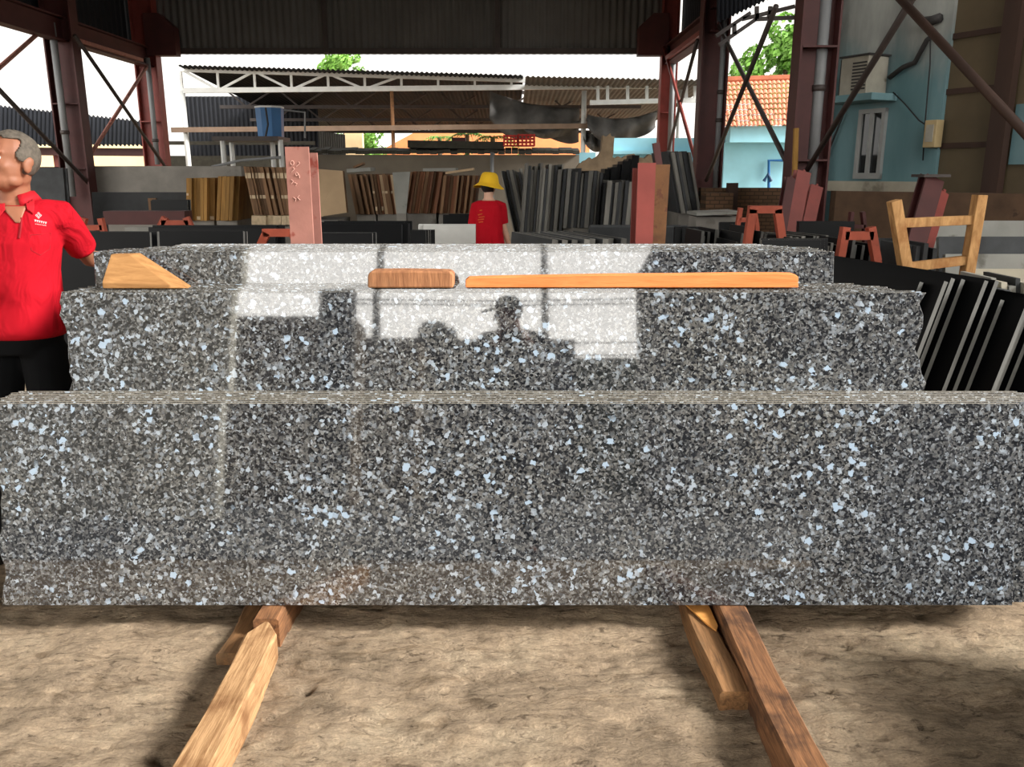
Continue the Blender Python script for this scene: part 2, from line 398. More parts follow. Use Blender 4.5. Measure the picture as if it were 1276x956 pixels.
mb = corrugated((XL - .3, -3.6, 4.1), (XR + .3, -3.6, 4.1), (XR + .3, -3.6, 7.4), (XL - .3, -3.6, 7.4), 60, .03)
struct(mb.build('wall_sky_blocker', CLAD, solid=.004), 'unseen corrugated panel added behind the photographer to keep sky light out')  # unseen panel added to cut the front sky reaching the interior
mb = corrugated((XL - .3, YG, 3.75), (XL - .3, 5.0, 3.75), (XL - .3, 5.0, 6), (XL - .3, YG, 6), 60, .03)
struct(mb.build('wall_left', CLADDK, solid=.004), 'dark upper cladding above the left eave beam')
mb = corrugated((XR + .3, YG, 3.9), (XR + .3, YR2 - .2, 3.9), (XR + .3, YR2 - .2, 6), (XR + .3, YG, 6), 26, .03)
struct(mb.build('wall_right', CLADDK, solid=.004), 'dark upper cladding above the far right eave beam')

def hcol(name, x, y, ztop_, dep, fl, mat, label, stiff=(), lean=0.0, group='red steel shed columns'):
    ztop = 5.28
    t = empty(name, (x, y, 0), label, 'column', group)
    mb = MB(); mb.box((x, y, ztop / 2), (dep, .02, ztop)); mb.build('web', mat, t)
    for s, nm in ((-1, 'flange'), (1, 'flange')):
        mb = MB(); mb.box((x + s * dep / 2, y, ztop / 2), (.022, fl, ztop)); mb.build(nm, mat, t)
    for z in stiff:
        mb = MB(); mb.box((x, y - fl / 4 - .005, z), (dep - .03, fl / 2, .02)); mb.build('stiffener_plate', mat, t)
    mb = MB(); mb.box((x, y, .012), (dep + .16, fl + .16, .024)); mb.build('base_plate', mat, t)
    return t
YA, YR2, YR3 = 14.4, 13.8, 9.36
hcol('steel_column', XL, YA, 6, .44, .26, REDDK, 'red steel column at left behind the man in red', [P(85, 130, YA).z, 1.6])  # columns share one red paint; lit and shaded tones are in the colours
hcol('steel_column', XL, YG - .3, 6, .42, .26, REDST, 'red steel column at the far left corner under the gable', [P(205, 153, YG).z])
hcol('steel_column', XR, YG - .3, 6, .30, .24, REDST, 'red steel column in lit tone at the far right corner under the gable', [P(824, 142, YG).z])
hcol('steel_column', XR, YR2, 6, .40, .26, REDDK, 'red steel column in shaded tone, second from the far end on the right side', [])
hcol('steel_column', XR + .06, YR3, 6, .38, .28, REDDK, 'red steel column in shaded tone nearest the blue building on the right', [P(1000, 60, YR3).z, P(1000, 200, YR3).z])

def ibeam(name, p, q, h, w, mat, label):
    t = empty(name, (Vector(p) + Vector(q)) / 2, label, 'beam', 'shed eave beams')
    p = Vector(p); q = Vector(q); z = Vector((0, 0, h / 2))
    mb = MB(); mb.bar(p, q, .02, h); mb.build('web', mat, t)
    for s in (-1, 1):
        mb = MB(); mb.bar(p + z * s, q + z * s, w, .025); mb.build('flange', mat, t)
    return t
ibeam('eave_beam', (XL + .02, YG - .1, 3.74), (XL + .02, 5, 3.74), .34, .2, REDDK, 'dark red eave beam running over the left columns')
ibeam('eave_beam', (XR - .0, YG - .1, 3.78), (XR - .0, YR2 - .2, 3.78), .34, .2, REDDK, 'dark red eave beam running over the far right columns')
for (x, s, lab) in ((XL + .25, 1, 'left'), (XR - .25, -1, 'right')):
    a = zg + .35
    mb = MB(); mb.prism([(x - s * .2, YG - .45, a - .42), (x + s * .38, YG - .45, a - .42), (x + s * .38, YG - .45, a + .1), (x + s * .1, YG - .45, a + .35), (x - s * .2, YG - .45, a + .35)], (0, .25, 0))
    o = mb.build('rafter_bracket', REDDK); tag(o, 'dark red rafter bracket at the %s end of the gable' % lab, 'bracket', 'gable rafter brackets')
mb = MB(); mb.bar((XL + .14, YA + .2, 3.62), (XL + .14, YG - .9, 3.62), .05, .06); o = mb.build('purlin_angle', REDPK); tag(o, 'pinkish steel angle under the left eave beam', 'steel angle')
mb = MB(); mb.bar((XR - .14, YG - .9, 3.66), (XR - .14, YR2 + .3, 3.66), .06, .08); o = mb.build('purlin_angle', REDST); tag(o, 'red steel angle sloping under the right eave beam', 'steel angle')

def rod(px0, py0, Y0, px1, py1, Y1, r, mat, label, cat='brace', name='bracing_rod', group='bracing rods between the columns'):
    mb = MB(); mb.tube([P(px0, py0, Y0), P(px1, py1, Y1)], r, 8); o = mb.build(name, mat, smooth=True); return tag(o, label, cat, group)
rod(93, 44, YA - .2, 206, 208, YG - .5, .032, STEELDK, 'dark bracing rod falling rightwards between the two left columns')
rod(186, 78, YG - .4, 108, 200, YA, .032, REDPK, 'pinkish bracing rod rising rightwards between the two left columns')
rod(64, 27, YA, -30, 110, 11.5, .032, REDPK, 'pinkish bracing rod at the top left corner beside the left column')
rod(-20, 92, 11.5, 110, 228, YA - .05, .032, STEELDK, 'dark bracing rod descending behind the head of the man in red')
rod(827, 58, YG - .4, 868, 205, YR2, .032, REDST, 'red bracing rod crossing in front of the far right column')
rod(869, 50, YR2, 832, 190, YG - .4, .03, STEELDK, 'thin dark bracing rod left of the second right column')
rod(893, 27, YR2, 985, 212, YR3, .03, STEELDK, 'dark bracing rod falling rightwards before the orange tiled roof')
rod(967, 8, YR3 - .18, 880, 225, YR2 - .18, .03, STEELDK, 'dark bracing rod rising rightwards before the orange tiled roof')
rod(1105, -20, 6.3, 1300, 190, 4.9, .028, DBROWN, 'brown bracing rod falling rightwards across the olive panels')
rod(1145, -15, 6.4, 1003, 216, YR3 - .1, .027, STEELDK, 'dark bracing rod passing in front of the air conditioner')

def pipe(px0, py0, px1, py1, Y, r, label, clamp=None):
    a = P(px0, py0, Y); b = P(px1, py1, Y); a.x = b.x = (a.x + b.x) / 2
    t = empty('downpipe', (a.x, Y, min(a.z, b.z)), label, 'pipe', 'rain downpipes on the columns')
    mb = MB(); mb.tube([a, b], r, 12); mb.build('pipe', PVC, t, smooth=True)
    for c in (clamp or []):
        z = P(px0, c, Y).z; mb = MB(); mb.tube([(a.x, Y, z - .03), (a.x, Y, z + .03)], r + .015, 12); mb.build('clamp', STEELDK, t, smooth=True)
pipe(67, 28, 88, 245, YA - .22, .055, 'pale downpipe up the left side of the left column behind the man', [165])
pipe(186, 72, 194, 205, YG - .52, .05, 'pale downpipe beside the far left corner column', [175])
pipe(838, 50, 836, 200, YG - .52, .05, 'white downpipe on the right of the far right corner column')
pipe(899, 0, 896, 235, YR2, .045, 'grey downpipe right of the second right column', [115, 150])
pipe(1024, 0, 1014, 242, YR3, .06, 'grey downpipe right of the nearest right column', [110])

# ------------------------------------------------------------------ granite packs in front
def slab_outline(x0, x1, h, jl, jr, seed):
    r = random.Random(seed); pts = [(x0, 0), (x1, 0)]
    n = 26
    def edge(j, side):
        out = []
        ph = r.random() * 6
        for i in range(1, n):
            u = i / n
            k = j * (.55 * sin(u * 17 + ph) + .45 * sin(u * 31 + 2 * ph) + .35 * r.uniform(-1, 1)) - j * .6
            out.append((k, u * h))
        return out
    if jr: pts += [(x1 + k, z) for k, z in edge(jr, 1)]
    pts += [(x1, h), (x0, h)]
    if jl: pts += [(x0 - k, z) for k, z in reversed(edge(jl, 0))]
    return pts
def granite(x0, x1, Y, Z, h, t, lean, label, group, jl=0, jr=0, seed=0, mats=None):
    o2 = slab_outline(x0, x1, h, jl, jr, seed)
    up = Vector((0, sin(lean), cos(lean))); back = Vector((0, cos(lean), -sin(lean))) * t
    mb = MB(); mb.prism([Vector((x, Y, Z)) + up * z for x, z in o2], back, 0, 1)
    o = mb.build('granite_slab', mats or [GRANITE, SAWN], bevel=.0012)
    return tag(o, label, 'granite slab', group)
def pack(n, x0s, x1s, Y, Z, hs, t, where, group, jl=0, jr=0, seed=0, gap=.0012):
    for i in range(n):
        y = Y + i * (t + gap) / cos(LEAN)
        lab = ('polished speckled grey granite slab whose whole face fronts the %s' % where) if i == 0 else \
              ('speckled grey granite slab, %s from the front in the %s' % (ORD[i], where) if i < n - 1 else 'speckled grey granite slab at the rear, %s in the %s' % (ORD[i], where))
        granite(x0s[i], x1s[i], y, Z + t * sin(LEAN), hs[i], t, LEAN, lab, group, jl, jr, seed + i)
ZR = .09
r_ = random.Random(3)
pack(8, [-1.735, -1.75, -1.745, -1.755, -1.75, -1.75, -1.755, -1.74], [1.703, 1.765, 1.76, 1.79, 1.785, 1.80, 1.80, 1.78], 2.60, ZR,
     [.690 + .0004 * i for i in range(8)], .0195, 'nearest pack', 'granite slabs of the nearest pack', .012, .0, 11)
pack(11, [-1.585, -1.60, -1.59, -1.58, -1.57, -1.585, -1.56, -1.57, -1.55, -1.56, -1.55], [1.462, 1.455, 1.44, 1.38, 1.375, 1.37, 1.38, 1.36, 1.30, 1.28, 1.29], 2.774, ZR,
     [1.036 + .0006 * i for i in range(11)], .0195, 'middle pack', 'granite slabs of the middle pack', .022, .022, 40)
pack(13, [-1.59, -1.58, -1.575, -1.56, -1.55, -1.52, -1.45, -1.44, -1.43, -1.36, -1.36, -1.35, -1.35], [1.222, 1.215, 1.205, 1.20, 1.19, 1.2, 1.18, 1.18, 1.1, 1.06, 1.05, 1.02, 1.0], 3.012, ZR,
     [1.158 + .0008 * i for i in range(13)], .0195, 'third pack', 'granite slabs of the third pack', .004, .0, 80)

# posts that carry the lean
def post(px, pyt, Y, wpx, mat, label, chalk=False, dark_left=False, xo=0):
    q = P(px, pyt, Y); d = Y * cos(PITCH); wd = wpx / FPX * d
    t = empty('steel_post', (q.x, Y, 0), label, 'post', 'red steel posts behind the granite packs')
    mb = MB(); mb.box((q.x, Y, q.z / 2), (wd, .014, q.z)); mb.build('front_flange', mat, t)
    mb = MB(); mb.box((q.x + xo, Y + .075, q.z / 2), (.012, .14, q.z)); mb.build('web', REDDK, t)
    mb = MB(); mb.box((q.x + xo * 0 , Y + .15, q.z / 2 - .01), (wd, .014, q.z - .02)); mb.build('rear_flange', mat, t)
    if chalk:
        mb = MB(); rr = random.Random(5)
        for cx, py, kind_ in ((364, 203, 0), (371, 204, 1), (365, 211, 1), (370, 217, 0), (374, 219, 1), (364, 226, 1), (369, 229, 1), (372, 246, 1), (367, 248, 1)):
            c0 = P(cx + rr.uniform(-.6, .6), py, Y - .009); w_ = rr.uniform(.005, .008)
            an = [k_ * .9 for k_ in range(8)] if kind_ == 0 else None
            pts = [c0 + Vector((w_ * cos(a), 0, w_ * 1.2 * sin(a))) for a in an] if an else [c0 + Vector((rr.uniform(-w_, w_), 0, w_)), c0 + Vector((rr.uniform(-w_, w_), 0, 0)), c0 + Vector((rr.uniform(-w_, w_), 0, -w_ * 1.4))]
            mb.tube(pts, .0016, 5)
        mb.build('chalk_marks', CHALK, t)
    return q
post(370, 183, 3.55, 29, REDPK, 'pinkish red steel post with chalk marks behind the third pack', True)
post(806, 203, 3.55, 22, REDST, 'plain red steel post standing behind the third pack, right of centre')
q = P(820, 205, 3.68)
mb = MB(); a0 = P(822, 205, 3.72); mb.prism([(a0.x - .025, 3.72, 0), (a0.x + .015, 3.72, 0), (a0.x + .045, 3.72, a0.z), (a0.x - .025, 3.72, a0.z)], (0, .05, 0))
o = mb.build('rusty_plank', RUST); tag(o, 'rust brown weathered plank leaning behind the right red post', 'plank')
mb = MB(); mb.bar(P(817, 178, 4.05), P(826, 240, 4.05) * 1.0, .03, .03); mb.bar(P(826, 240, 4.05), (P(826, 240, 4.05).x, 4.0, 0), .03, .03)
o = mb.build('angle_iron', REDDK); tag(o, 'thin dark red iron bar sticking up behind the right red post', 'iron bar')

# timber runners on the ground
W_BEAM = m_wood('weathered_beam_wood', (122, 86, 52), (198, 158, 114), (9, .7, 9), stain=(112, 74, 44))
W_DARK = m_wood('dark_beam_wood', (80, 54, 36), (152, 106, 70), (9, .7, 9), stain=(62, 42, 30))  # darker brown wood with a blackish brown stain
W_GREY = m_wood('brown_short_beam_wood', (92, 66, 42), (158, 116, 76), (9, .7, 9), stain=(120, 96, 70))
W_ORANGE = m_wood('fresh_orange_strip_wood', (224, 126, 66), (244, 150, 88), (.8, 9, 9), .7, 7)
W_BLOCK = m_wood('reddish_block_wood', (126, 82, 54), (188, 132, 92), (9, 3, .9), .8, 7, stain=(150, 110, 78))
W_WEDGE = m_wood('pale_wedge_wood', (140, 98, 56), (178, 132, 82), (1.2, 6, 6), .8, 7, stain=(140, 98, 58))
W_FRAME = m_wood('trestle_wood', (146, 104, 60), (204, 158, 104), (4, 4, 1.0), .75, 7, stain=(150, 100, 56))
def beam(x, y0, y1, zt, wd, ht, mat, label, name, cuts=0, wob=.006, seed=1, z0=0.0):
    r = random.Random(seed); mb = MB(); rs = []; n = 22
    for i in range(n + 1):
        u = i / n; y = y0 + (y1 - y0) * u
        k = 1.0
        if cuts and u > .955: k = 1 - (u - .955) / .045 * cuts
        dx = wob * sin(u * 9 + seed); hw = wd / 2 * k * (1 + r.uniform(-.02, .02)); c = .008
        z1 = zt + wob * .4 * sin(u * 13); zb = z0
        rs.append([(x + dx - hw, y, zb), (x + dx + hw, y, zb), (x + dx + hw + r.uniform(-.002, .002), y, z1 - c), (x + dx + hw - c, y, z1), (x + dx - hw + c, y, z1), (x + dx - hw + r.uniform(-.002, .002), y, z1 - c)])
    mb.rings(rs); o = mb.build(name, mat); return tag(o, label, 'timber', 'timber bearers under the packs')
XB = PZ(322, 790, .09).x
beam(XB + .01, 1.05, 2.50, .088, .10, .1, W_BEAM, 'thick rough sawn timber beam jutting out under the left of the nearest pack', 'timber_beam', .75, seed=2, z0=-.02)
beam(XB + .0, 2.52, 3.50, .088, .085, .1, W_DARK, 'dark timber bearer under all packs, continuing behind the left beam', 'timber_beam', seed=5, z0=-.02)
beam(XB - .105, 2.42, 3.0, .022, .07, .1, W_GREY, 'thin flat grey plank on the earth left of the left beam', 'timber_plank', seed=6, z0=-.02)
beam(PZ(908, 757, .09).x + .012, 1.0, 3.50, .088, .098, .1, W_DARK, 'long dark timber beam jutting out under the right of the nearest pack', 'timber_beam', seed=7, z0=-.02)
q = PZ(868, 757, .05)
beam(q.x + .004, PZ(905, 862, .05).y, 3.3, .05, .09, .1, W_GREY, 'short brown timber beam ending beside the long right beam', 'timber_beam', seed=8, z0=-.02)
mb = MB(); e = PZ(872, 757, .052); mb.prism([(q.x - .042, e.y + .03, .052), (q.x + .042, e.y + .03, .052), (q.x + .042, e.y - .13, .051), (q.x + .03, e.y - .16, .051), (q.x + .005, e.y - .11, .051)], (0, 0, .006))
o = mb.build('wood_splinter', m_wood('fresh_split_wood', (196, 128, 62), (226, 166, 92), (2, 2, 2))); tag(o, 'pale orange wood splinter on the short right timber beam', 'splinter')

# timber pieces lying on the middle pack
yt = 3.10
def on_top(px, py, Y): return P(px, py, Y)
zt2 = 1.112
def rounded_plank(pxs, ytop, ybot, Y, dep, mat, name, label, cat, rough=.0, bev=.006):
    mb = MB(); n = len(pxs); rs = []
    for i, px in enumerate(pxs):
        a = P(px, ybot[i], Y); b = P(px, ytop[i], Y)
        rs.append([a, b, b + Vector((0, dep, 0)), a + Vector((0, dep, 0))])
    mb.rings(rs); o = mb.build(name, mat, bevel=bev); return tag(o, label, cat)
Yb = 3.03
zb = 1.1180
def ypix(z, Y):
    d = Vector((0, Y, z - CAMH)); f = Y * cos(PITCH) - (z - CAMH) * sin(PITCH); u = Y * sin(PITCH) + (z - CAMH) * cos(PITCH)
    return 478 - FPX * u / f
yb = ypix(zb, Yb)
rounded_plank([458, 462, 500, 540, 560, 565], [343, 338, 337.5, 338, 338.5, 342], [yb - .5] * 6, Yb, .09, W_BLOCK, 'wood_block', 'short reddish wooden block lying on the middle pack', 'wood block')
xs = [580, 584, 620, 680, 760, 840, 920, 970, 990, 995]
rounded_plank(xs, [349, 346, 345, 344, 342.5, 342, 341, 341, 341.5, 345], [yb - 1] * 10, Yb, .05, W_ORANGE, 'wood_strip', 'long fresh orange wooden strip lying along the middle pack', 'wood strip', bev=.003)
mb = MB()
a, b, c, d = P(128, yb, Yb - .01), P(212, yb, Yb - .01), P(160, 317, Yb + .08), P(138, 317, Yb + .08)
e = P(235, yb, Yb + .03); f = P(172, 316, Yb + .11); lip = Vector((0, 0, .022)); sh = Vector((0, .05, 0))
mb.v += [a, b, e, a + Vector((0, .085, 0)), e + Vector((-.01, .06, 0)), a + lip, b + lip * .55, d, c, f, d + Vector((0, .04, 0)), f + Vector((-.005, .03, 0))]
mb.f += [[0, 1, 6, 5], [5, 6, 8, 7], [1, 2, 6], [6, 2, 9, 8], [7, 8, 9, 11, 10], [0, 5, 7, 10, 3], [3, 10, 11, 4], [2, 4, 11, 9], [0, 3, 4, 2, 1]]
mb.m += [0] * 9
o = mb.build('wood_wedge', W_WEDGE, bevel=.003); tag(o, 'wide slanted wooden wedge leaning on the left end of the third pack', 'wood wedge')

# ------------------------------------------------------------------ other stone stock
def bundle(pxl, pxr, pyt, pyb, Y, n, leanpx, mats, where, group, depth=1.2, jit=.03, name='stone_sheet', kind='stone sheet', wj=.35, plinth=True, marks=None, order=None, faces=None, seed=0, skew=0.0, top_slope=0.0):
    r = random.Random(seed + int(pxl)); ws = [1 + r.uniform(-wj, wj) for _ in range(n)]; tot = sum(ws); acc = 0
    bl = P(pxl, pyb, Y); br = P(pxr, pyb, Y); tl = P(pxl + leanpx, pyt, Y); h = tl.z - bl.z; sx = tl.x - bl.x; W = br.x - bl.x
    out = []
    for i in range(n):
        u0 = acc / tot; acc += ws[i]; u1 = acc / tot
        x0 = bl.x + W * u0 + .002; x1 = bl.x + W * u1 - .003
        hh = h * (1 + r.uniform(-jit, jit)) + top_slope * (u0 - .5); dy = r.uniform(-.06, .06); s_ = sx * hh / h
        mb = MB()
        A = [(x0, Y + dy, bl.z), (x1, Y + dy, bl.z), (x1 + s_, Y + dy, bl.z + hh), (x0 + s_, Y + dy, bl.z + hh)]
        B = [(p[0] + skew, p[1] + depth, p[2]) for p in A]
        mb.hexa(A, B)
        o = mb.build(name, mats[i % len(mats)])
        side = ('%s from left' % ORD[i]) if i < n - 1 else 'rightmost'
        if i == 0: side = 'leftmost'
        tag(o, '%s, %s of the %s' % (kind, side, where), 'stone slab', group)
        if marks:
            for (vf, hf, pr) in marks:
                if r.random() < pr:
                    k = MB(); xx = sx * vf; k.box(((x0 + x1) / 2 + xx + 0, Y + dy - .004, bl.z + h * vf), ((x1 - x0) * .8, .006, h * hf)); k.build('pale_tape', PAPER, o)
        out.append(o)
    if plinth:
        mb = MB(); mb.box(((bl.x + br.x) / 2, Y + depth / 2, bl.z / 2), (W * .96, depth * .9, bl.z)); o = mb.build('concrete_plinth', CONC, bevel=.01)
        tag(o, 'concrete plinth carrying the %s' % where, 'plinth')
    return out
Yw = 14.0
bundle(232, 266, 222, 275, 12.6, 7, 0, [TANEDGE], 'golden brown bundle at far left', 'golden brown sheets, left bundle', kind='golden brown stone sheet', jit=.006, marks=[(.62, .05, .15), (.06, .08, .2)])
bundle(268, 295, 220, 275, 12.5, 6, 2.5, [TANEDGE], 'golden bundle under the tank stand', 'golden brown sheets, second bundle', kind='golden brown stone sheet', jit=.008, depth=.75)
bundle(297, 314, 226, 276, 13.4, 4, 0, [DGREY], 'dark sheets right of the golden bundles', 'dark sheets by the golden bundles', kind='dark stone sheet')
bundle(316, 384, 208, 268, 12.2, 17, -13, [BRNEDGE], 'taped bundle beside the chalked post', 'taped brown sheets', kind='brown stone sheet', jit=.01, plinth=False, marks=[(.82, .11, .9), (.38, .07, .8)])
bundle(313, 385, 268.8, 280, 12.15, 9, 0, [PAPER], 'row below the taped bundle', 'pale bearer ends', kind='pale stone bearer', depth=1.0, jit=0.0, name='stone_bearer')
bundle(443, 468, 218, 267, 12.4, 7, -10, [BRNEDGE], 'brown bundle right of the beige sheet', 'brown sheets by the beige sheet', kind='brown stone sheet', jit=.02)
bundle(469, 497, 217, 267, 12.4, 8, -8, [BRNEDGE, BRNEDGE, REDEDGE, BEIGE], 'bundle left of narrow grey sheet', 'mixed brown sheets', kind='mixed brown stone sheet', jit=.02, marks=[(.55, .06, .4), (.14, .1, .4)])
bundle(503, 544, 214, 266, 12.3, 12, 8, [BRNEDGE, REDEDGE, REDEDGE], 'middle bundle of the back row', 'reddish brown sheets, middle bundle', kind='reddish stone sheet', jit=.012)
bundle(545, 590, 219, 266, 12.3, 13, 5, [REDEDGE, BRNEDGE], 'reddish bundle left of the yellow hat', 'reddish brown sheets by the hat', kind='reddish brown stone sheet', jit=.012)
bundle(640, 668, 212, 290, 12.2, 9, -17, [DGEDGE, DGREY], 'left leaning bundle by the hat', 'thin sheets leaning left', kind='thin grey stone sheet', jit=.03)
bundle(648, 699, 207, 300, 10.6, 14, 7, [DGEDGE, DGREY, DGEDGE], 'tall bundle right of the hat', 'tall grey sheets', kind='tall grey stone sheet', jit=.05, depth=1.2)
bundle(701, 745, 213, 284, 11.2, 10, 6, [DGEDGE, DGREY], 'bundle before the broken wall', 'grey sheets before the broken wall', kind='grey stone sheet', jit=.05)
bundle(748, 790, 226, 281, 11.0, 9, 5, [DGREY, DGEDGE], 'low bundle left of the plain post', 'lower grey sheets', kind='low grey stone sheet', jit=.04)
bundle(741, 792, 203, 240, 12.8, 9, 4, [BLACK], 'black sheets behind the plain red post', 'black sheets in the back', kind='black stone sheet', jit=.08, depth=.6, top_slope=.35)
bundle(846, 874, 188, 266, 10.5, 6, -14, [DGREY, DGEDGE], 'bundle right of the plain post', 'tall dark sheets by the right column', kind='tall dark stone sheet', jit=.03, depth=1.2)

def sheet(pts, Y0, Y1, t, mat, label, name='stone_slab', edge=None, cat='stone slab', group=None):   # pts: four pixels, lower two at Y0, upper two at Y1 (lean)
    a, b = P(*pts[0], Y0), P(*pts[1], Y0); c, d = P(*pts[2], Y1), P(*pts[3], Y1)
    mb = MB(); mb.prism([a, b, c, d], (0, t, 0), 0, 1); o = mb.build(name, [mat, edge or mat]); return tag(o, label, cat, group)
sheet([(392, 271), (432, 265), (427, 213), (388, 210)], 12.0, 12.4, .12, BEIGE, 'large beige stone sheet facing out beside the chalked post', edge=BRNEDGE)
mb = MB(); q0 = P(392, 268, 12.6); q1 = P(432, 268, 12.6); mb.box(((q0.x + q1.x) / 2, 12.4, q0.z / 2 - .02), (q1.x - q0.x, .9, q0.z - .04)); o = mb.build('concrete_plinth', CONC); tag(o, 'concrete plinth carrying the beige sheet', 'plinth')
sheet([(494, 266), (506, 266), (511, 214), (489, 215)], 12.02, 12.12, .05, PGREY, 'narrow pale grey sheet between the brown bundles')
mb = MB(); q0 = P(494, 266, 12.02); q1 = P(506, 266, 12.02); mb.box(((q0.x + q1.x) / 2, 12.12, q0.z / 2), (q1.x - q0.x, .22, q0.z)); o = mb.build('concrete_plinth', CONC); tag(o, 'concrete plinth carrying the narrow pale grey sheet', 'plinth')
# boards on top of the bundles
def flat(px0, py0, px1, py1, Y, dep, t, mat, label, name, cat):
    a, b = P(px0, py0, Y), P(px1, py1, Y); mb = MB()
    mb.hexa([a, b, b + Vector((0, dep, 0)), a + Vector((0, dep, 0))], [p + Vector((0, 0, t)) for p in (a, b, b + Vector((0, dep, 0)), a + Vector((0, dep, 0)))])
    o = mb.build(name, mat); return tag(o, label, cat)
flat(527, 213.5, 568, 213, 12.3, .5, .04, PGREY, 'pale board lying on the middle reddish bundle', 'board', 'board')
flat(555, 217, 590, 212, 12.2, .4, .03, BEIGE, 'slanting pale board on the bundle left of the yellow hat', 'board', 'board')
flat(432, 215, 462, 213, 12.6, .4, .05, PGREY, 'grey scrap board on the brown bundle beside the beige sheet', 'board', 'board')
flat(440, 210, 452, 205, 12.65, .2, .03, BRNEDGE, 'small brown stick on the scraps beside the beige sheet', 'stick', 'stick')

def facing(pxl, pxr, pyt, Y, n, t, mats, where, group, lean=8, kind='black stone slab', name='stone_slab', step=0, base=0.0, dx=0.0):
    L = radians(lean); top = P((pxl + pxr) / 2, pyt, Y); h = (top.z - base) / cos(L); x0 = P(pxl, pyt, Y).x; x1 = P(pxr, pyt, Y).x
    up = Vector((0, sin(L), cos(L))); bk = Vector((0, cos(L), -sin(L))) * t; Y0 = Y - h * sin(L)
    r = random.Random(int(pxl * 3 + pxr))
    for i in range(n):
        hh = h + r.uniform(-.012, .012) + step * i; a = x0 + r.uniform(-.04, .04) + dx * i; b = x1 + r.uniform(-.04, .04) + dx * i
        y = Y0 + i * (t + .004) / cos(L); mb = MB()
        mb.prism([Vector((a, y, base + t * sin(L))), Vector((b, y, base + t * sin(L))), Vector((b, y, base + t * sin(L))) + up * hh, Vector((a, y, base + t * sin(L))) + up * hh], bk, 0, 1)
        o = mb.build(name, mats, bevel=.002)
        side = 'foremost' if i == 0 else ('rearmost' if i == n - 1 else '%s from front' % ORD[i])
        tag(o, '%s, %s of the %s' % (kind, side, where) if n > 1 else '%s, %s' % (kind, where), 'stone slab', group)
facing(70, 184, 292, 6.3, 5, .03, [BLACK, BLACKEDGE], 'pack beside the man in red', 'black slabs beside the man')
facing(186, 345, 283, 8.6, 6, .03, [BLACK, BLACK], 'pack behind the third pack at left', 'black slabs behind the third pack')
facing(200, 300, 290, 7.2, 4, .03, [BLACK, BLACKEDGE], 'lower black pack behind the wedge', 'black slabs behind the wedge')
facing(392, 505, 280, 9.0, 8, .05, [BLACK, DGREY], 'black pack right of the chalked post', 'black slabs right of the chalked post', lean=14)
facing(398, 470, 292, 7.0, 4, .03, [BLACK, BLACKEDGE], 'small pack before the brown bundles', 'small black slabs')
facing(523, 588, 282, 8.4, 5, .03, [WHITEST, PGREY], 'polished pack left of the hat', 'pale polished slabs', kind='pale grey stone slab', lean=12)
facing(116, 236, 240, 13.2, 2, .04, [DGREY, PGREY], 'big pair on the grey wall', 'dark slabs at the grey wall', kind='dark grey stone slab', lean=6)
facing(188, 234, 250, 11.2, 2, .03, [BLACK, PGREY], 'pair by the golden bundle', 'pale edged dark slabs', kind='dark stone slab with pale edge', lean=5)
facing(20, 80, 210, 12.5, 2, .03, [DGREY, DGREY], 'pair leaning behind the man', 'grey slabs behind the man', kind='grey stone slab', lean=5)
facing(508, 526, 288, 7.9, 5, .02, [BLACK, DGEDGE], 'narrow black pack beside the pale polished pack', 'narrow black slabs', dx=.02)
facing(555, 600, 268, 10.4, 3, .03, [BLACK, DGREY], 'black pack behind the yellow hatted person', 'black slabs behind the hatted person')

def edgepack(px, py, Y, dirv, n, pitch, length, t, lean, mats, where, group, kind='black stone slab', base=0.0, hj=.03, dh=0.0, rowv=None, hs=None):
    """slabs on edge seen from their ends: dirv runs away from us, the next slab sits pitch further right"""
    d = Vector((dirv[0], dirv[1], 0)).normalized(); s = Vector((d.y, -d.x, 0)); top = P(px, py, Y); L = radians(lean); h = (top.z - base) / cos(L)
    up = s * sin(L) + Vector((0, 0, cos(L))); nr = s * cos(L) - Vector((0, 0, sin(L))); r = random.Random(int(px * 7 + py))
    b0 = top - up * h
    for i in range(n):
        b = b0 + s * (pitch * i) + d * r.uniform(-.05, .05); hh = h + r.uniform(-hj, hj) + dh * i
        if rowv: b += d * ((Vector((rowv[0], rowv[1], 0)).normalized() * pitch * i).dot(d) * 1.6)
        if hs: hh += hs[i]
        b = b + Vector((0, 0, t * sin(L)))
        mb = MB(); A = [b, b + nr * t, b + nr * t + up * hh, b + up * hh]; B = [p + d * length for p in A]
        mb.hexa(A, B, 0, [1, 1, 1, 0, 1, 0]); o = mb.build('stone_slab', mats)
        side = 'leftmost' if i == 0 else ('rightmost' if i == n - 1 else '%s from left' % ORD[i])
        tag(o, '%s, %s of the %s' % (kind, side, where), 'stone slab', group)
BE = [BLACK, BLACKEDGE]
edgepack(1152, 354, 3.55, (-.25, 1), 17, .046, 1.1, .02, 17, [BLACK, BLACKEDGE], 'row right of the middle pack', 'black slabs right of the packs', hj=.004,
         rowv=(1, -.12), hs=[0, .01, .025, .02, .02, .02, -.06, -.05, -.045, -.05, -.06, -.10, -.11, -.16, -.10, -.12, -.12])
edgepack(872, 290, 6.5, (-.1, 1), 4, .038, .4, .022, 3, BE, 'pack left of the tall stand', 'black slabs left of the orange stand')
edgepack(918, 292, 6.1, (-.1, 1), 6, .040, .45, .02, 6, BE, 'black pack left of the tall orange stand', 'black slabs by the tall orange stand', hj=.06)
edgepack(986, 295, 6.3, (-.3, 1), 10, .034, .5, .02, 2, [BLACK, DGEDGE], 'row right of the tall stand', 'dark slabs right of the orange stand', hj=.008)
edgepack(1020, 304, 5.5, (-.3, 1), 4, .04, .35, .02, 2, [BLACK, DGEDGE], 'small pack left of the low stand', 'dark slabs by the low orange stand', hj=.02)
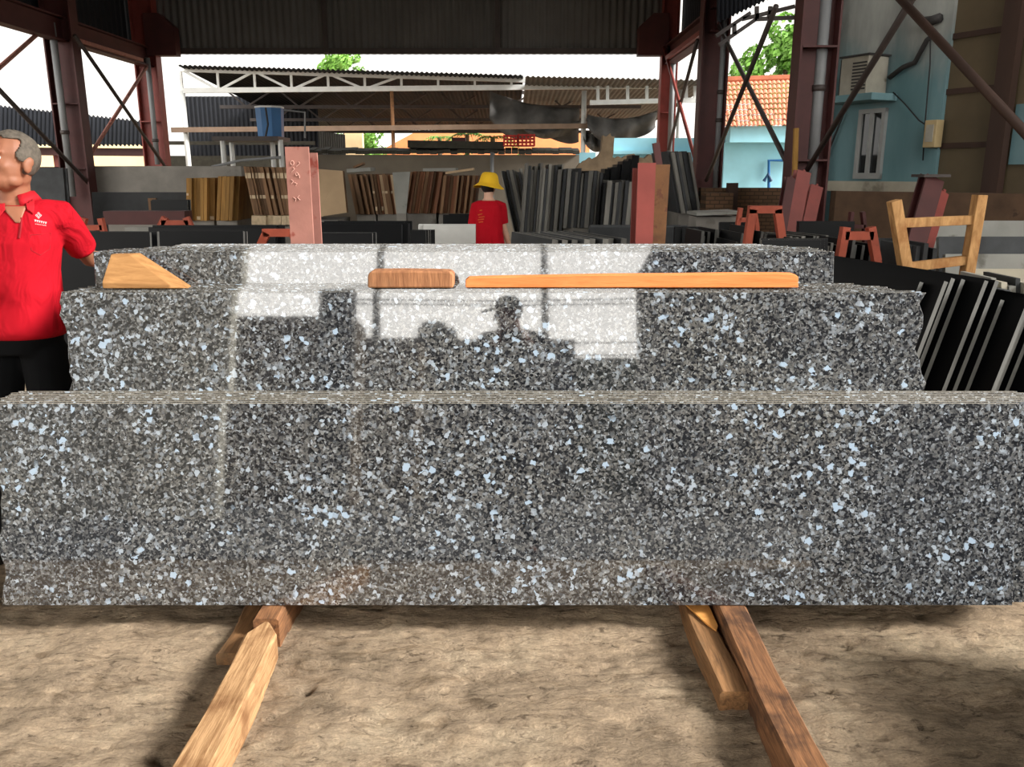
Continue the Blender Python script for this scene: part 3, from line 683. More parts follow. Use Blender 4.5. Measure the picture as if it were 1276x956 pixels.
edgepack(1062, 303, 5.6, (-.2, 1), 4, .04, .4, .02, 4, BE, 'black pack inside the low orange stand', 'dark slabs inside the low orange stand', hj=.02)
edgepack(690, 300, 6.2, (-.35, 1), 8, .075, .9, .045, 4, [DGREY, DGEDGE], 'ribbed pack behind the third pack', 'ribbed slabs with diagonal tops', kind='grey brown stone slab', hj=.006)
facing(740, 860, 285, 8.4, 8, .05, [DGREY, DGREY], 'dark pack behind the plain red post', 'dark slabs behind the plain red post', kind='dark grey stone slab', lean=16)
facing(846, 880, 285, 7.5, 4, .03, [BLACK, BLACK], 'pack right of the plain post', 'black faced slabs', lean=5)
facing(900, 940, 277, 8.3, 3, .03, [BLACK, BLACKEDGE], 'black pack behind the left orange stand', 'black slabs behind the left orange stand', lean=5)
facing(1000, 1060, 277, 7.0, 3, .03, [BLACK, BLACK], 'long black pack before the brick wall', 'black slabs before the brick wall', lean=5)
facing(955, 1030, 301, 5.1, 3, .03, [BLACK, DGEDGE], 'low black pack just behind the third pack', 'low black slabs', lean=10)
for i, (a, b, y, Y, m, lab) in enumerate(((1150, 1330, 278, 6.6, PGREY, 'rearmost wide pale grey slab behind the wooden frame'), (1165, 1340, 297, 6.2, DGREY, 'darker grey slab second from the back behind the wooden frame'),
        (1172, 1330, 318, 5.8, PGREY, 'pale grey slab leaning low behind the wooden frame'), (1212, 1330, 338, 5.2, CONCL, 'pale beige grey slab right of the wooden frame'), (1085, 1130, 300, 6.2, DGREY, 'small grey slab left of the wooden frame'))):
    facing(a, b, y, Y, 1, .04, [m, PGREY], lab[len(lab.split(' slab')[0]) + 6:], 'grey slabs behind the wooden frame', kind=lab.split(' slab')[0] + ' slab', lean=14)
bundle(1236, 1300, 352, 420, 4.2, 8, 0, [PGREY, DGREY, CONCL], 'row of scraps at the right border', 'stone scraps at the right border', kind='short pale stone scrap', jit=.12, depth=.3, plinth=True)
bundle(1128, 1162, 305, 350, 5.2, 5, 5, [DGREY], 'row behind the wooden frame leg', 'dark scraps by the frame', kind='dark stone scrap', jit=.1, depth=.4)

# wooden trestle frame
fr = empty('wooden_frame', P(1165, 345, 4.7), 'light wooden trestle frame standing on the stone stock at right', 'wooden frame')
for (x0, y0, x1, y1, wd, Y) in ((1114, 250, 1131, 352, .058, 4.7), (1221, 243, 1203, 352, .055, 4.7)):
    mb = MB(); mb.bar(P(x0, y0, Y), P(x1, y1, Y), wd, .07, up=(0, 1, 0)); mb.build('upright', W_FRAME, fr, bevel=.003)
for (x0, y0, x1, y1, wd) in ((1122, 278, 1212, 274, .05), (1131, 333, 1205, 324, .05)):
    mb = MB(); mb.bar(P(x0, y0, 4.7), P(x1, y1, 4.7), .045, wd, up=(0, 0, 1)); mb.build('rail', W_FRAME, fr, bevel=.003)
bz = P(1165, 352, 4.7); mb = MB(); mb.box((bz.x, 4.75, bz.z / 2 - .002), (.44, .2, bz.z - .004)); o = mb.build('stone_block', CONC, bevel=.01); tag(o, 'concrete block stack under the wooden trestle frame', 'block')

# orange / red steel stands
def stand(px0, px1, pyt, pyb, Y, label, htype=False, mat=ORANGEST, rail=.35):
    a = P(px0, pyb, Y); b = P(px1, pyb, Y); c = P(px0 + (px1 - px0) * .16, pyt, Y); d = P(px1 - (px1 - px0) * .16, pyt, Y)
    t = empty('steel_stand', ((a.x + b.x) / 2, Y, 0), label, 'stand', 'orange red steel stands')
    wd = (b.x - a.x) * .2
    for p, q in ((a, c), (b, d)):
        k = (p.z) / max(q.z - p.z, .01); g0 = Vector((p.x + (p.x - q.x) * k * .25, Y, 0))
        mb = MB(); mb.bar(p, q, wd, .06, up=(0, 1, 0)); mb.bar(g0, p, wd, .06, up=(0, 1, 0)); mb.build('leg', mat, t)
    if htype:
        u = rail; mb = MB(); mb.bar(a.lerp(c, u), b.lerp(d, u), .06, wd * 1.1); mb.build('crossbar', mat, t)
    else:
        mb = MB(); mb.bar(c - Vector((wd * .5, 0, 0)), d + Vector((wd * .5, 0, 0)), .06, wd); mb.build('top_bar', mat, t)
stand(930, 976, 261, 312, 6.0, 'tall orange steel stand with legs spread, before the brick wall')
stand(919, 943, 259, 282, 7.8, 'small red steel stand left of the tall orange stand', True)
stand(1046, 1092, 283, 325, 5.3, 'low orange steel stand left of the wooden frame', True, rail=.75)
stand(101, 130, 272, 290, 8.4, 'small red steel stand beside the sleeve of the man in red', True)
stand(200, 238, 271, 283, 9.4, 'small rusty red stand left of the golden bundle', True)
stand(325, 372, 290, 306, 7.4, 'red steel stand just left of the chalked post', False)
stand(1058, 1078, 264, 292, 7.4, 'dark red stand behind the low orange stand', True, REDDK)

def redbar(p, q, Y0, Y1, w, label, mat=REDST):
    a = P(*p, Y0); b = P(*q, Y1); k = b.z / max(.01, a.z - b.z); g = b + (b - a) * k; g.z = 0
    t = MB(); d = (a - g).normalized(); t.bar(g, a, w, .02, up=(0, 1, 0)); t.bar(g + Vector((0, .05, 0)), a + Vector((0, .05, 0)), .02, .1, up=(0, 1, 0)); t.bar(g + Vector((0, .1, 0)), a + Vector((0, .1, 0)), w, .02, up=(0, 1, 0))
    o = t.build('steel_beam', mat); return tag(o, label, 'steel beam', 'red steel beams leaning on the brick wall')
redbar((1002, 214), (988, 285), 8.0, 7.8, .13, 'red steel beam leaning at the foot of the nearest right column')
redbar((1018, 232), (1006, 285), 8.25, 8.05, .12, 'red steel beam leaning right of the nearest right column')
redbar((986, 222), (975, 285), 7.9, 7.7, .08, 'dark red steel beam leaning left of the nearest right column', REDDK)
redbar((1165, 222), (1147, 285), 6.2, 6.0, .14, 'dark red steel beam with a cap plate behind the wooden frame', REDDK)
redbar((1176, 240), (1163, 285), 6.75, 6.55, .08, 'narrow red steel beam right of the capped beam', REDST)
q = P(1164, 219, 6.2); mb = MB(); mb.box((q.x, 6.25, q.z), (.19, .2, .02)); o = mb.build('cap_plate', STEELDK); tag(o, 'dark cap plate on the steel beam behind the wooden frame', 'plate')
mb = MB(); mb.tube([P(992, 160, 9.1), P(990, 226, 9.05)], .03, 8); a = P(990, 226, 9.05); mb.tube([a, (a.x - .03, 9.0, 0)], .03, 8); o = mb.build('yellow_pole', YELPOLE); tag(o, 'yellow brown pole leaning on the nearest right column', 'pole')

# left side floor clutter
mb = MB(); mb.bar(P(135, 271, 10.6), P(235, 271, 10.6), .25, .16); a = P(185, 271, 10.6); o = mb.build('steel_channel', REDDK); tag(o, 'long dark red steel channel lying low at left', 'steel channel')
mb = MB(); mb.box((a.x, 10.6, (a.z - .08) / 2), (.9, .24, a.z - .08)); o = mb.build('concrete_plinth', CONC); tag(o, 'concrete plinth under the long dark red channel', 'plinth')
mb = MB(); b0 = P(158, 286, 9.6); b1 = P(235, 284, 9.6); mb.bar(b0, b1, .1, .05); o = mb.build('stone_strip', PGREY); tag(o, 'pale grey stone strip below the dark red channel', 'stone strip')
mb = MB(); c0 = (b0 + b1) / 2; mb.box((c0.x, 9.62, (c0.z - .03) / 2), (.5, .1, c0.z - .03)); o = mb.build('concrete_plinth', CONC); tag(o, 'concrete plinth under the pale grey strip', 'plinth')
mb = MB(); mb.box(P(191, 258, 13.0), (.12, .05, .26)); q = P(191, 258, 13.0); mb.box((q.x, q.y, (q.z - .13) / 2), (.06, .04, q.z - .13)); o = mb.build('brown_stake', BRNEDGE); tag(o, 'small brown stake in front of the dark slab pair', 'stake')

# walls inside the yard
mb = MB(); a = P(108, 207, 14.6); b = P(300, 207, 14.6); mb.box(((a.x + b.x) / 2, 14.7, a.z / 2), (b.x - a.x, .16, a.z)); struct(mb.build('wall_back_left', CONC, bevel=.01), 'grey concrete wall at the far left')
mb = corrugated(P(-60, 208, 15.5) * 1, P(100, 208, 15.5), Vector((P(100, 208, 15.5).x, 15.5, 0)), Vector((P(-60, 208, 15.5).x, 15.5, 0)), 26, .04)
o = mb.build('sheet_fence', CLADDK, solid=.004); tag(o, 'grey corrugated sheet fence behind the man in red', 'fence')
mb = MB(); a = P(385, 193, 17.2); b = P(722, 190, 17.2); mb.box(((a.x + b.x) / 2, 17.3, a.z / 2), (b.x - a.x, .18, a.z)); struct(mb.build('wall_back', m_plain('dim_grey_brown_wall', (112, 104, 92), .9, .2, 2)), 'grey brown back wall behind the stone bundles')
n = 40; mb = MB()
for i in range(n):
    x0 = a.x + (b.x - a.x) * i / n; x1 = a.x + (b.x - a.x) * (i + .96) / n; rr = random.Random(i); zz = a.z + rr.uniform(0, .03)
    mb.hexa([(x0, 17.1, zz), (x1, 17.1, zz), (x1, 17.5, zz + .06), (x0, 17.5, zz + .06)], [(x0, 17.1, zz + .07), (x1, 17.1, zz + .07), (x1, 17.5, zz + .13), (x0, 17.5, zz + .13)])
o = mb.build('wall_coping', DKPILE); tag(o, 'dark tiled coping along the top of the back wall', 'coping')
q = P(613, 205, 17.0); mb = MB(); mb.tube([(q.x, 17.0, 0), P(613, 190, 17.0)], .035, 8); o = mb.build('wall_pipe', PVC, smooth=True); tag(o, 'thin pale blue pipe up the back wall behind the yellow hat', 'pipe')
# broken wall end
pts = [(716, 300), (716, 215), (722, 205), (730, 200), (738, 197), (748, 193), (752, 170), (760, 168), (765, 172), (764, 198), (775, 196), (790, 193), (800, 198), (812, 192), (826, 196), (826, 300)]
rr = random.Random(9); q_ = []
for (xa, ya), (xb, yb_) in zip(pts[1:-2], pts[2:-1]):
    for k in range(3): q_.append((xa + (xb - xa) * k / 3 + rr.uniform(-1, 1), ya + (yb_ - ya) * k / 3 + rr.uniform(-2.2, 1.6)))
pts = [pts[0]] + [pts[1]] + q_[1:] + [pts[-2], pts[-1]]
mb = MB(); W3 = [P(x, y, 15.0) for x, y in pts]; W3[0].z = 0; W3[-1].z = 0; W3[0].x = W3[1].x; W3[-1].x = W3[-2].x
mb.prism(W3, (0, .25, 0)); o = mb.build('broken_wall', m_plain('ragged_brown_masonry', (122, 104, 82), .95, .4, 5, bump=.8, bscale=14)); tag(o, 'ragged broken masonry wall behind the plain red post', 'wall')
flat(508, 184, 628, 186, 17.15, .45, .14, DKPILE, 'dark pile of weathered tiles on the back wall', 'tile_pile', 'tile pile')
flat(563, 178, 580, 178, 17.2, .3, .1, REDDK, 'small dark red heap on the tile pile', 'heap', 'heap')
def crate(px0, px1, pyt, pyb, Y, label):
    a = P(px0, pyb, Y); b = P(px1, pyt, Y); W, H, D = b.x - a.x, b.z - a.z, .4; t = empty('plastic_crate', (a.x + W / 2, Y + D / 2, a.z), label, 'crate', 'red plastic crates on the back wall')
    for y in (Y, Y + D):
        mb = MB()
        for k in range(4): mb.box((a.x + W / 2, y, a.z + H * (k + .15) / 3.4), (W, .02, H * .1))
        for k in range(5): mb.box((a.x + W * k / 4, y, a.z + H / 2), (.03, .022, H))
        mb.build('side', REDPL, t)
    for x in (a.x, b.x):
        mb = MB()
        for k in range(4): mb.box((x, Y + D / 2, a.z + H * (k + .15) / 3.4), (.02, D, H * .1))
        mb.build('side', REDPL, t)
    mb = MB(); mb.box((a.x + W / 2, Y + D / 2, a.z + .01), (W, D, .02)); mb.build('bottom', REDPL, t)
crate(628, 645, 168, 182, 17.15, 'red plastic crate on the wall, left one of two')
crate(646, 666, 167, 182, 17.15, 'red plastic crate on the wall, right one of two')

# right side: brick walls, blue building with window and air conditioner
mb = MB(); a = P(872, 234, 10.6); b = P(1012, 236, 10.4); mb.box(((a.x + b.x) / 2, 10.6, a.z / 2), (b.x - a.x, .14, a.z)); struct(mb.build('wall_low', BRICK), 'low brown brick wall between the right columns')
mb = MB(); a2 = P(878, 234, 10.2); b2 = P(912, 234, 10.2); mb.box(((a2.x + b2.x) / 2, 10.25, a2.z / 2 - .03), (b2.x - a2.x, .3, a2.z - .06)); o = mb.build('brick_pile', BRICK, bevel=.004); tag(o, 'neat pile of brown bricks beside the second right column', 'brick pile')
q = P(915, 228, 10.45); mb = MB(); mb.bar((q.x, 10.46, 0), (q.x - .02, 10.46, q.z), .12, .1, up=(0, 1, 0)); o = mb.build('stump_post', DBROWN); tag(o, 'dark short post standing at the low brick wall', 'post')
flat(868, 269, 922, 267, 8.8, .5, .03, PGREY, 'pale stone slab end lying right of the tall dark bundle', 'stone_slab', 'stone slab')
q = P(895, 268, 8.9); mb = MB(); mb.box((q.x, 9.1, (q.z - .02) / 2), (.45, .4, q.z - .02)); o = mb.build('concrete_plinth', CONC); tag(o, 'concrete plinth under the pale slab end', 'plinth')

W0 = Vector((P(1027, 200, 11.2).x, 11.2, 0)); WD = Vector((.45, -.89, 0)).normalized(); WN = Vector((-WD.y, WD.x, 0)) * -1   # along the wall, and outwards to the yard
WN = Vector((WD.y, -WD.x, 0)); 
if WN.x > 0: WN = -WN
def wpix(px, py, off=0.0):                                   # where the line of sight through a pixel meets the blue wall (pushed out by off)
    d = ray(px, py); o_ = W0 + WN * off; return EYE + d * ((o_ - EYE).dot(WN) / d.dot(WN))
def ws(p): return (p - W0).dot(WD)
s_end = ws(wpix(1176, 120)); 
mb = MB(); e0 = W0; e1 = W0 + WD * s_end
zb0 = 0
mb.hexa([e0, e1, e1 - WN * .2, e0 - WN * .2], [p + Vector((0, 0, 7)) for p in (e0, e1, e1 - WN * .2, e0 - WN * .2)])
mb.hexa([e0, e0 - WN * 4, e0 - WN * 4 + WD * .2, e0 + WD * .2], [p + Vector((0, 0, 7)) for p in (e0, e0 - WN * 4, e0 - WN * 4 + WD * .2, e0 + WD * .2)])
o = mb.build('wall_blue', BLUEW, world_origin=True); struct(o, 'light blue building wall with bare grey plaster above, at right')
# sill band and plinth
def wband(px0, px1, py, z0, z1, off, mat, name):
    s0, s1 = ws(wpix(px0, py)), ws(wpix(px1, py)); mb = MB(); a_, b_ = W0 + WD * s0, W0 + WD * s1
    mb.hexa([a_ + WN * off, b_ + WN * off, b_, a_], [p for p in (a_ + WN * off + Vector((0, 0, z1)), b_ + WN * off + Vector((0, 0, z1)), b_ + Vector((0, 0, z1)), a_ + Vector((0, 0, z1)))])
    for v in mb.v[-8:-4]: v.z = z0
    return mb.build(name, mat)
zs1 = wpix(1090, 226).z; zs0 = wpix(1090, 239).z
o = wband(1027, 1160, 226, zs0, zs1, .10, CONCL, 'trim_1'); struct(o, 'pale plaster band along the foot of the blue wall')
a = P(1042, 238, 9.1); b = P(1420, 238, 7.2); mb = MB(); mb.hexa([(a.x, a.y, 0), (b.x, b.y, 0), (b.x, b.y + .15, 0), (a.x, a.y + .15, 0)], [(a.x, a.y, a.z), (b.x, b.y, a.z), (b.x, b.y + .15, a.z), (a.x, a.y + .15, a.z)])
struct(mb.build('wall_low_right', BRICKW), 'low dark brown wall in front of the blue building')
# window
def quad_on_wall(px0, px1, py0, py1, off, dep):
    s0, s1 = ws(wpix(px0, (py0 + py1) / 2)), ws(wpix(px1, (py0 + py1) / 2)); z0 = wpix((px0 + px1) / 2, py1).z; z1 = wpix((px0 + px1) / 2, py0).z
    return s0, s1, z0, z1
s0, s1, z0, z1 = quad_on_wall(1070, 1103, 136, 223, 0, 0)
def wall_box(mb, sa, sb, za, zb, o0, o1):
    p = [W0 + WD * s_ + WN * o_ for s_, o_ in ((sa, o0), (sb, o0), (sb, o1), (sa, o1))]
    mb.hexa([v + Vector((0, 0, za)) for v in p], [v + Vector((0, 0, zb)) for v in p])
t = empty('window_1', W0 + WD * (s0 + s1) / 2 + Vector((0, 0, z0)), 'two leaf window with grey frame in the blue wall', 'window'); t['kind'] = 'structure'
mb = MB(); fw = .05
for sa, sb in ((s0, s0 + fw), (s1 - fw, s1), ((s0 + s1) / 2 - fw / 2, (s0 + s1) / 2 + fw / 2)): wall_box(mb, sa, sb, z0, z1, .0, .05)
for za, zb in ((z0, z0 + .07), (z1 - .05, z1)): wall_box(mb, s0, s1, za, zb, .0, .052)
mb.build('window_frame', ALU, t)
for k in (0, 1):
    sa = s0 + fw + k * (s1 - s0) / 2 - (fw / 2 if k else 0); mb = MB(); wall_box(mb, sa, sa + (s1 - s0) / 2 - fw * 1.4, z0 + .07, z1 - .05, -.01, .02); mb.build('pane', GLASS, t)
# shelf and air conditioner
s0, s1, z0, z1 = quad_on_wall(1062, 1118, 113, 126, 0, 0)
mb = MB(); wall_box(mb, s0 - .1, s1, z0 - .02, z0 + .06, 0, .42); o = mb.build('concrete_shelf', BLUEW, bevel=.005); tag(o, 'concrete shelf under the air conditioner on the blue wall', 'shelf')
za = z0 + .06
ac_s0 = s0 + .12; ac_s1 = s1 - .14
t = empty('air_conditioner', W0 + WD * (ac_s0 + ac_s1) / 2 + WN * .2 + Vector((0, 0, za)), 'old boxy air conditioner unit on the concrete shelf', 'air conditioner')
mb = MB(); wall_box(mb, ac_s0, ac_s1, za, za + .42, .03, .36); mb.build('casing', ACW, t, bevel=.01)
mb = MB(); wall_box(mb, ac_s0 - .02, ac_s0 + .01, za + .01, za + .41, .04, .35)
mb.build('dark_side', ACD, t)  # plain dark panel over the left side of the casing
mb = MB()
for k in range(9): wall_box(mb, ac_s0 + (ac_s1 - ac_s0) * .45, ac_s1 - .02, za + .05 + k * .036, za + .068 + k * .036, .355, .368)
mb.build('front_grille', ACD, t)
mb = MB(); wall_box(mb, ac_s0 - .02, ac_s1 + .02, za + .42, za + .44, .02, .38); mb.build('lid', ACD, t)
# broken canopy line and cables
def wcable(pts, r, label, mat=CABLE, off=.06):
    mb = MB(); mb.tube([wpix(x, y, off) for x, y in pts], r, 6); o = mb.build('cable', mat, smooth=True); tag(o, label, 'cable', 'cables on the blue wall')
wcable([(1108, 97), (1125, 84), (1140, 78), (1155, 50), (1165, 42)], .03, 'thick dark pipe running up from the air conditioner', ACD)
wcable([(1160, 20), (1159, 80), (1153, 150), (1150, 200)], .008, 'thin dark cable dropping down the blue wall left of the meter box')
wcable([(1113, 115), (1128, 130), (1145, 150), (1160, 160)], .008, 'thin dark cable sagging from the shelf to the meter box')
wcable([(1030, 195), (1040, 170), (1052, 140)], .012, 'bundle of dark cables beside the grey downpipe')
wcable([(1150, 27), (1160, 26), (1172, 22)], .05, 'dark ledge strip high on the blue wall', ACD)
s0, s1, z0, z1 = quad_on_wall(1160, 1175, 150, 184, 0, 0)
t = empty('meter_box', W0 + WD * s0 + Vector((0, 0, z0)), 'beige electric meter box on the blue wall corner', 'meter box')
mb = MB(); wall_box(mb, s0, s1, z0, z1, 0, .12); mb.build('case', m_plain('beige_box', (176, 156, 116), .6, .15, 5), t, bevel=.008)
mb = MB(); wall_box(mb, s0 + .03, s1 - .03, z0 + .06, z1 - .05, .12, .13); mb.build('cover', ACW, t)
# panels right of the corner, dark post, teal window
s2 = ws(wpix(1243, 120)); rec = -.05
mb = MB(); wall_box(mb, s_end, s2 + 7.5, 0, 7, rec - .2, rec); struct(mb.build('wall_panelled', OLIVE), 'dark olive panelled wall right of the blue wall')  # run on unseen past the frame to block the low sun
for k, py in enumerate((44, 113, 181)):
    z = wpix(1200, py, rec).z; mb = MB(); wall_box(mb, s_end, s2, z - .03, z + .03, rec, rec + .02); o = mb.build('trim_2', DBROWN); struct(o)
s3 = ws(wpix(1264, 120))
mb = MB(); wall_box(mb, s2, s3, 0, 7, rec + .03, .08); o = mb.build('timber_post', DBROWN); tag(o, 'very dark brown timber post at the right border', 'post')
mb = MB(); zz0 = wpix(1270, 205, rec).z; zz1 = wpix(1270, 130, rec).z; wall_box(mb, s3 + .02, s3 + 1.2, zz0, zz1, rec, rec + .03)
o = mb.build('window_2', m_plain('teal_window_glass', (90, 120, 126), .2, .2, 2)); struct(o, 'teal window cut by the right border')

# blue house with orange tile roof
YH = 19.0
mb = MB(); a = P(889, 180, YH); b = P(1034, 180, YH); c = P(905, 178, YH)
h = P(940, 158, YH).z; hb = P(940, 178, YH).z
mb.box(((c.x + b.x) / 2, YH + 1.2, h / 2), (b.x - c.x, 2.2, h)); mb.box(((c.x + b.x) / 2, YH - .05, (h + hb) / 2), (b.x - c.x, .5, h - hb))
mb.box((a.x + .45, YH + .9, h * .42), (.7, 1.2, h * .84))
b_ = empty('blue_house', ((c.x + b.x) / 2, YH, 0), 'light blue house with orange tile roof seen between the right columns', 'house')
mb.build('house_walls', BLUEH, b_)
TILE = m_plain('orange_clay_tile', (214, 148, 118), .8, .3, 7, spots=((130, 62, 40), 3, .62), bump=.1)
def tiles(p00, p10, p11, p01, nu, nv, name, parent):
    p00, p10, p11, p01 = map(Vector, (p00, p10, p11, p01)); nrm = (p10 - p00).cross(p01 - p00).normalized()
    if nrm.z < 0: nrm = -nrm
    mb = MB()
    for j in range(nv):
        def fn(u, v, j=j):
            vv = (j + v * 1.15) / nv; vv = min(vv, 1.02)
            return p00.lerp(p10, u).lerp(p01.lerp(p11, u), vv) + nrm * (.05 * (1 - v) + .03 * abs(sin(pi * u * nu)))
        mb.grid(fn, nu * 4, 1)
    return mb.build(name, TILE, parent, solid=.015)
r0 = P(902, 161, YH - .4); r1 = P(1036, 158, YH - .4); r3 = P(893, 104, YH + 2.6); r2 = P(1040, 99, YH + 2.6)
tiles(r0, r1, r2, r3, 26, 9, 'tile_roof', b_)
mb = MB(); mb.tube([r3 + Vector((-.2, 0, .05)), r2 + Vector((.2, 0, .05))], .1, 8); mb.build('ridge_tile', m_plain('dark_ridge', (150, 84, 56), .8, .2, 4), b_)
rr = random.Random(4); mb = MB()
for k in range(9):
    q = r0.lerp(r3, k / 9) + Vector((-.1, -.05, -.05)); mb.box(q, (.22, .12, .09), Matrix.Rotation(rr.uniform(-.5, .5), 3, 'Y'))
mb.build('broken_verge_tiles', m_plain('dark_brown_tile', (120, 70, 52), .9, .3, 6), b_)
t = empty('water_pipe', P(960, 215, YH - .1), 'blue water pipe with a branch on the wall of the blue house', 'pipe')
mb = MB(); mb.tube([P(958, 240, YH - .08), P(958, 200, YH - .08), P(985, 200, YH - .08)], .035, 8); mb.build('pipe', GREENPIPE, t)
mb = MB(); mb.tube([P(952, 226, YH - .1), P(957, 217, YH - .1), P(961, 226, YH - .1)], .04, 8); mb.build('valve_branch', m_plain('dark_blue', (24, 60, 96), .5, .1, 5), t)
a = P(757, 172, 21.0); b = P(890, 168, 21.0); mb = MB(); mb.box(((a.x + b.x) / 2, 21.1, a.z / 2), (b.x - a.x, .2, a.z)); mb.box(((a.x + b.x) / 2, 20.95, P(800, 190, 21).z), (b.x - a.x, .15, .08))
o = mb.build('blue_wall', BLUEH); tag(o, 'light blue garden wall behind the far right red column', 'wall')
a = P(718, 190, 18.5); b = P(742, 215, 18.5); mb = MB(); mb.box(((a.x + b.x) / 2, 18.6, a.z / 2), (b.x - a.x, .1, a.z)); o = mb.build('blue_board', BLUEH); tag(o, 'light blue board left of the broken wall', 'panel')
# small canopy truss and sheet over the right gap
t = empty('canopy_truss', P(930, 30, 12.5), 'small dark canopy truss between the two right columns, at the top', 'truss')
for (n_, x0, y0, x1, y1) in (('chord', 892, 45, 935, 16), ('chord', 896, 56, 942, 24), ('chord', 940, 24, 990, 22), ('chord', 925, 24, 990, 8), ('strut', 915, 30, 915, 43), ('strut', 943, 8, 943, 24), ('strut', 960, 8, 958, 24)):
    mb = MB(); mb.bar(P(x0, y0, 12.5), P(x1, y1, 12.5), .05, .05); mb.build(n_, STEELDK, t)
mb = corrugated(P(893, 30, 12.8), P(968, -5, 12.8), P(968, -70, 14), P(893, -70, 14), 14, .03); o = mb.build('canopy_sheet', CLADDK, solid=.004); tag(o, 'dark corrugated canopy sheet over the gap between the right columns', 'roof sheet')

# ------------------------------------------------------------------ far shed behind the yard
YF = 24.0
zt = P(300, 86, YF).z; zbm = P(300, 113, YF).z
tr = empty('roof_truss', P(225, 113, YF), 'long white steel truss along the front of the far shed', 'truss')
xl, xr = P(226, 100, YF).x, P(820, 100, YF).x
def tz(u): return zt - .38 * u
mb = MB(); mb.bar((xl, YF, tz(0)), (xr, YF, tz(1)), .1, .14); mb.build('top_chord', WHITEP, tr)
mb = MB(); mb.bar((xl, YF, zbm), (xr, YF, zbm + .12), .1, .13); mb.build('bottom_chord', WHITEP, tr)
N = 13
for i in range(N + 1):
    u = i / N; x = xl + (xr - xl) * u; mb = MB(); mb.bar((x, YF, zbm + .12 * u), (x, YF, tz(u)), .06, .06); mb.build('vertical_web', WHITEP, tr)
    if i < 6:
        u2 = (i + 1) / N; x2 = xl + (xr - xl) * u2; mb = MB()
        if i % 2 == 0: mb.bar((x, YF, tz(u)), (x2, YF, zbm + .1 * u), .05, .06)
        else: mb.bar((x, YF, zbm + .1 * u), (x2, YF, tz(u2)), .05, .06)
        mb.build('diagonal_web', WHITEP, tr)
for px, pt, pb, lab in ((227, 113, 201, 'white post at the left end of the far shed'), (728, 113, 193, 'white post near the right of the far shed'), (848, 112, 200, 'white post right of the far right red column')):
    a = P(px, pt, YF); mb = MB(); mb.tube([a, (a.x + .0, YF, 0)], .07, 10); o = mb.build('shed_post', WHITEP, smooth=True); tag(o, lab, 'post', 'white posts of the far shed')
q = P(283, 113, YF); mb = MB(); mb.tube([(q.x, YF + .02, q.z), (q.x, YF + .02, 0)], .035, 8)
a = P(488, 113, YF); mb = MB(); mb.tube([a, (a.x, YF, 0)], .05, 8); o = mb.build('shed_post', RUST, smooth=True); tag(o, 'thin rusty post below the truss left of centre', 'post')
# roof of the far shed: two sheets
def roof_sheet(p, q, r, s, n, label, mat=CLADDK):
    mb = corrugated(p, q, r, s, n, .03); o = mb.build('roof_sheet', mat, solid=.004); return tag(o, label, 'roof sheet', 'roof sheets of the far shed')
def lift(v, dz): return Vector((v.x, v.y, v.z + dz))
fl = P(222, 82, YF - .5); fm = P(652, 94.5, YF - .5)
roof_sheet(fl, fm, (fm.x, 36, fm.z - .9), (fl.x, 36, fl.z - .9), 70, 'dark main roof sheet of the far shed above the white truss')
gl = P(655, 96, YF - 1.5); gr = P(892, 101, YF - 1.5)
roof_sheet(gl, gr, (gr.x, 33, gr.z - .5), (gl.x, 33, gl.z - .5), 36, 'grey right roof sheet of the far shed beside the red column', ROOFU)
mb = MB(); mb.bar(P(735, 128, YF - .8), P(893, 124, YF - .8), .1, .12); 
for px in (745, 757, 782, 806, 855, 866): mb.bar(P(px, 107, YF - .8), P(px, 127, YF - .8), .08, .08)
o = mb.build('eave_truss', WHITEP); tag(o, 'white eave frame with short struts at the right of the far shed', 'frame')
for k, (Yk, z_off) in enumerate(((27.0, -.15), (30.0, -.35), (33.0, -.6))):
    t = empty('inner_truss', (0, Yk, zbm), '%s dark truss inside the far shed, counted from the front' % ORD[k], 'truss', 'dark inner trusses')
    zt_ = zbm + .62 + z_off; zb_ = zbm - .05 + z_off
    mb = MB(); mb.bar((xl, Yk, zt_ ), (xr, Yk, zt_ - .35), .08, .1); mb.build('top_chord', STEELDK, t)
    mb = MB(); mb.bar((xl, Yk, zb_), (xr, Yk, zb_), .08, .1); mb.build('bottom_chord', STEELDK, t)
    mb = MB()
    for i in range(16):
        x = xl + (xr - xl) * i / 16; x2 = xl + (xr - xl) * (i + 1) / 16; mb.bar((x, Yk, zb_ if i % 2 else zt_), (x2, Yk, zt_ - .2 if i % 2 else zb_), .05, .05)
    mb.build('web_bars', STEELDK, t)
for k, py in enumerate((128, 140, 150)):
    mb = MB(); mb.bar(P(240, py + 6, 35.5), P(800, py, 35.5), .08, .12); o = mb.build('rear_rail', STEELDK); tag(o, '%s dark rail from the top across the back of the far shed' % ORD[k], 'rail', 'rear rails of the far shed')
mb = MB(); mb.bar(P(214, 162, YF - .12), P(734, 157, YF - .12), .1, .13); o = mb.build('crossbeam', m_plain('weathered_brown_beam', (120, 100, 84), .8, .2, 4)); tag(o, 'long horizontal brown crossbeam in front of the far shed', 'beam')
# end wall of the far shed at left (dark sheeting)
mb = corrugated(P(228, 120, 30), P(395, 120, 30), Vector((P(395, 120, 30).x, 30, 0)), Vector((P(228, 120, 30).x, 30, 0)), 30, .04); o = mb.build('sheet_wall', CLADDK, solid=.004); tag(o, 'dark sheet wall inside the left of the far shed', 'wall')
mb = corrugated(P(396, 163, 28), P(430, 168, 28), Vector((P(430, 168, 28).x, 28, 0)), Vector((P(396, 163, 28).x, 28, 0)), 12, .04); o = mb.build('corrugated_gate', ROOFU, solid=.004); tag(o, 'grey corrugated sheet door left of the cream wall', 'door')
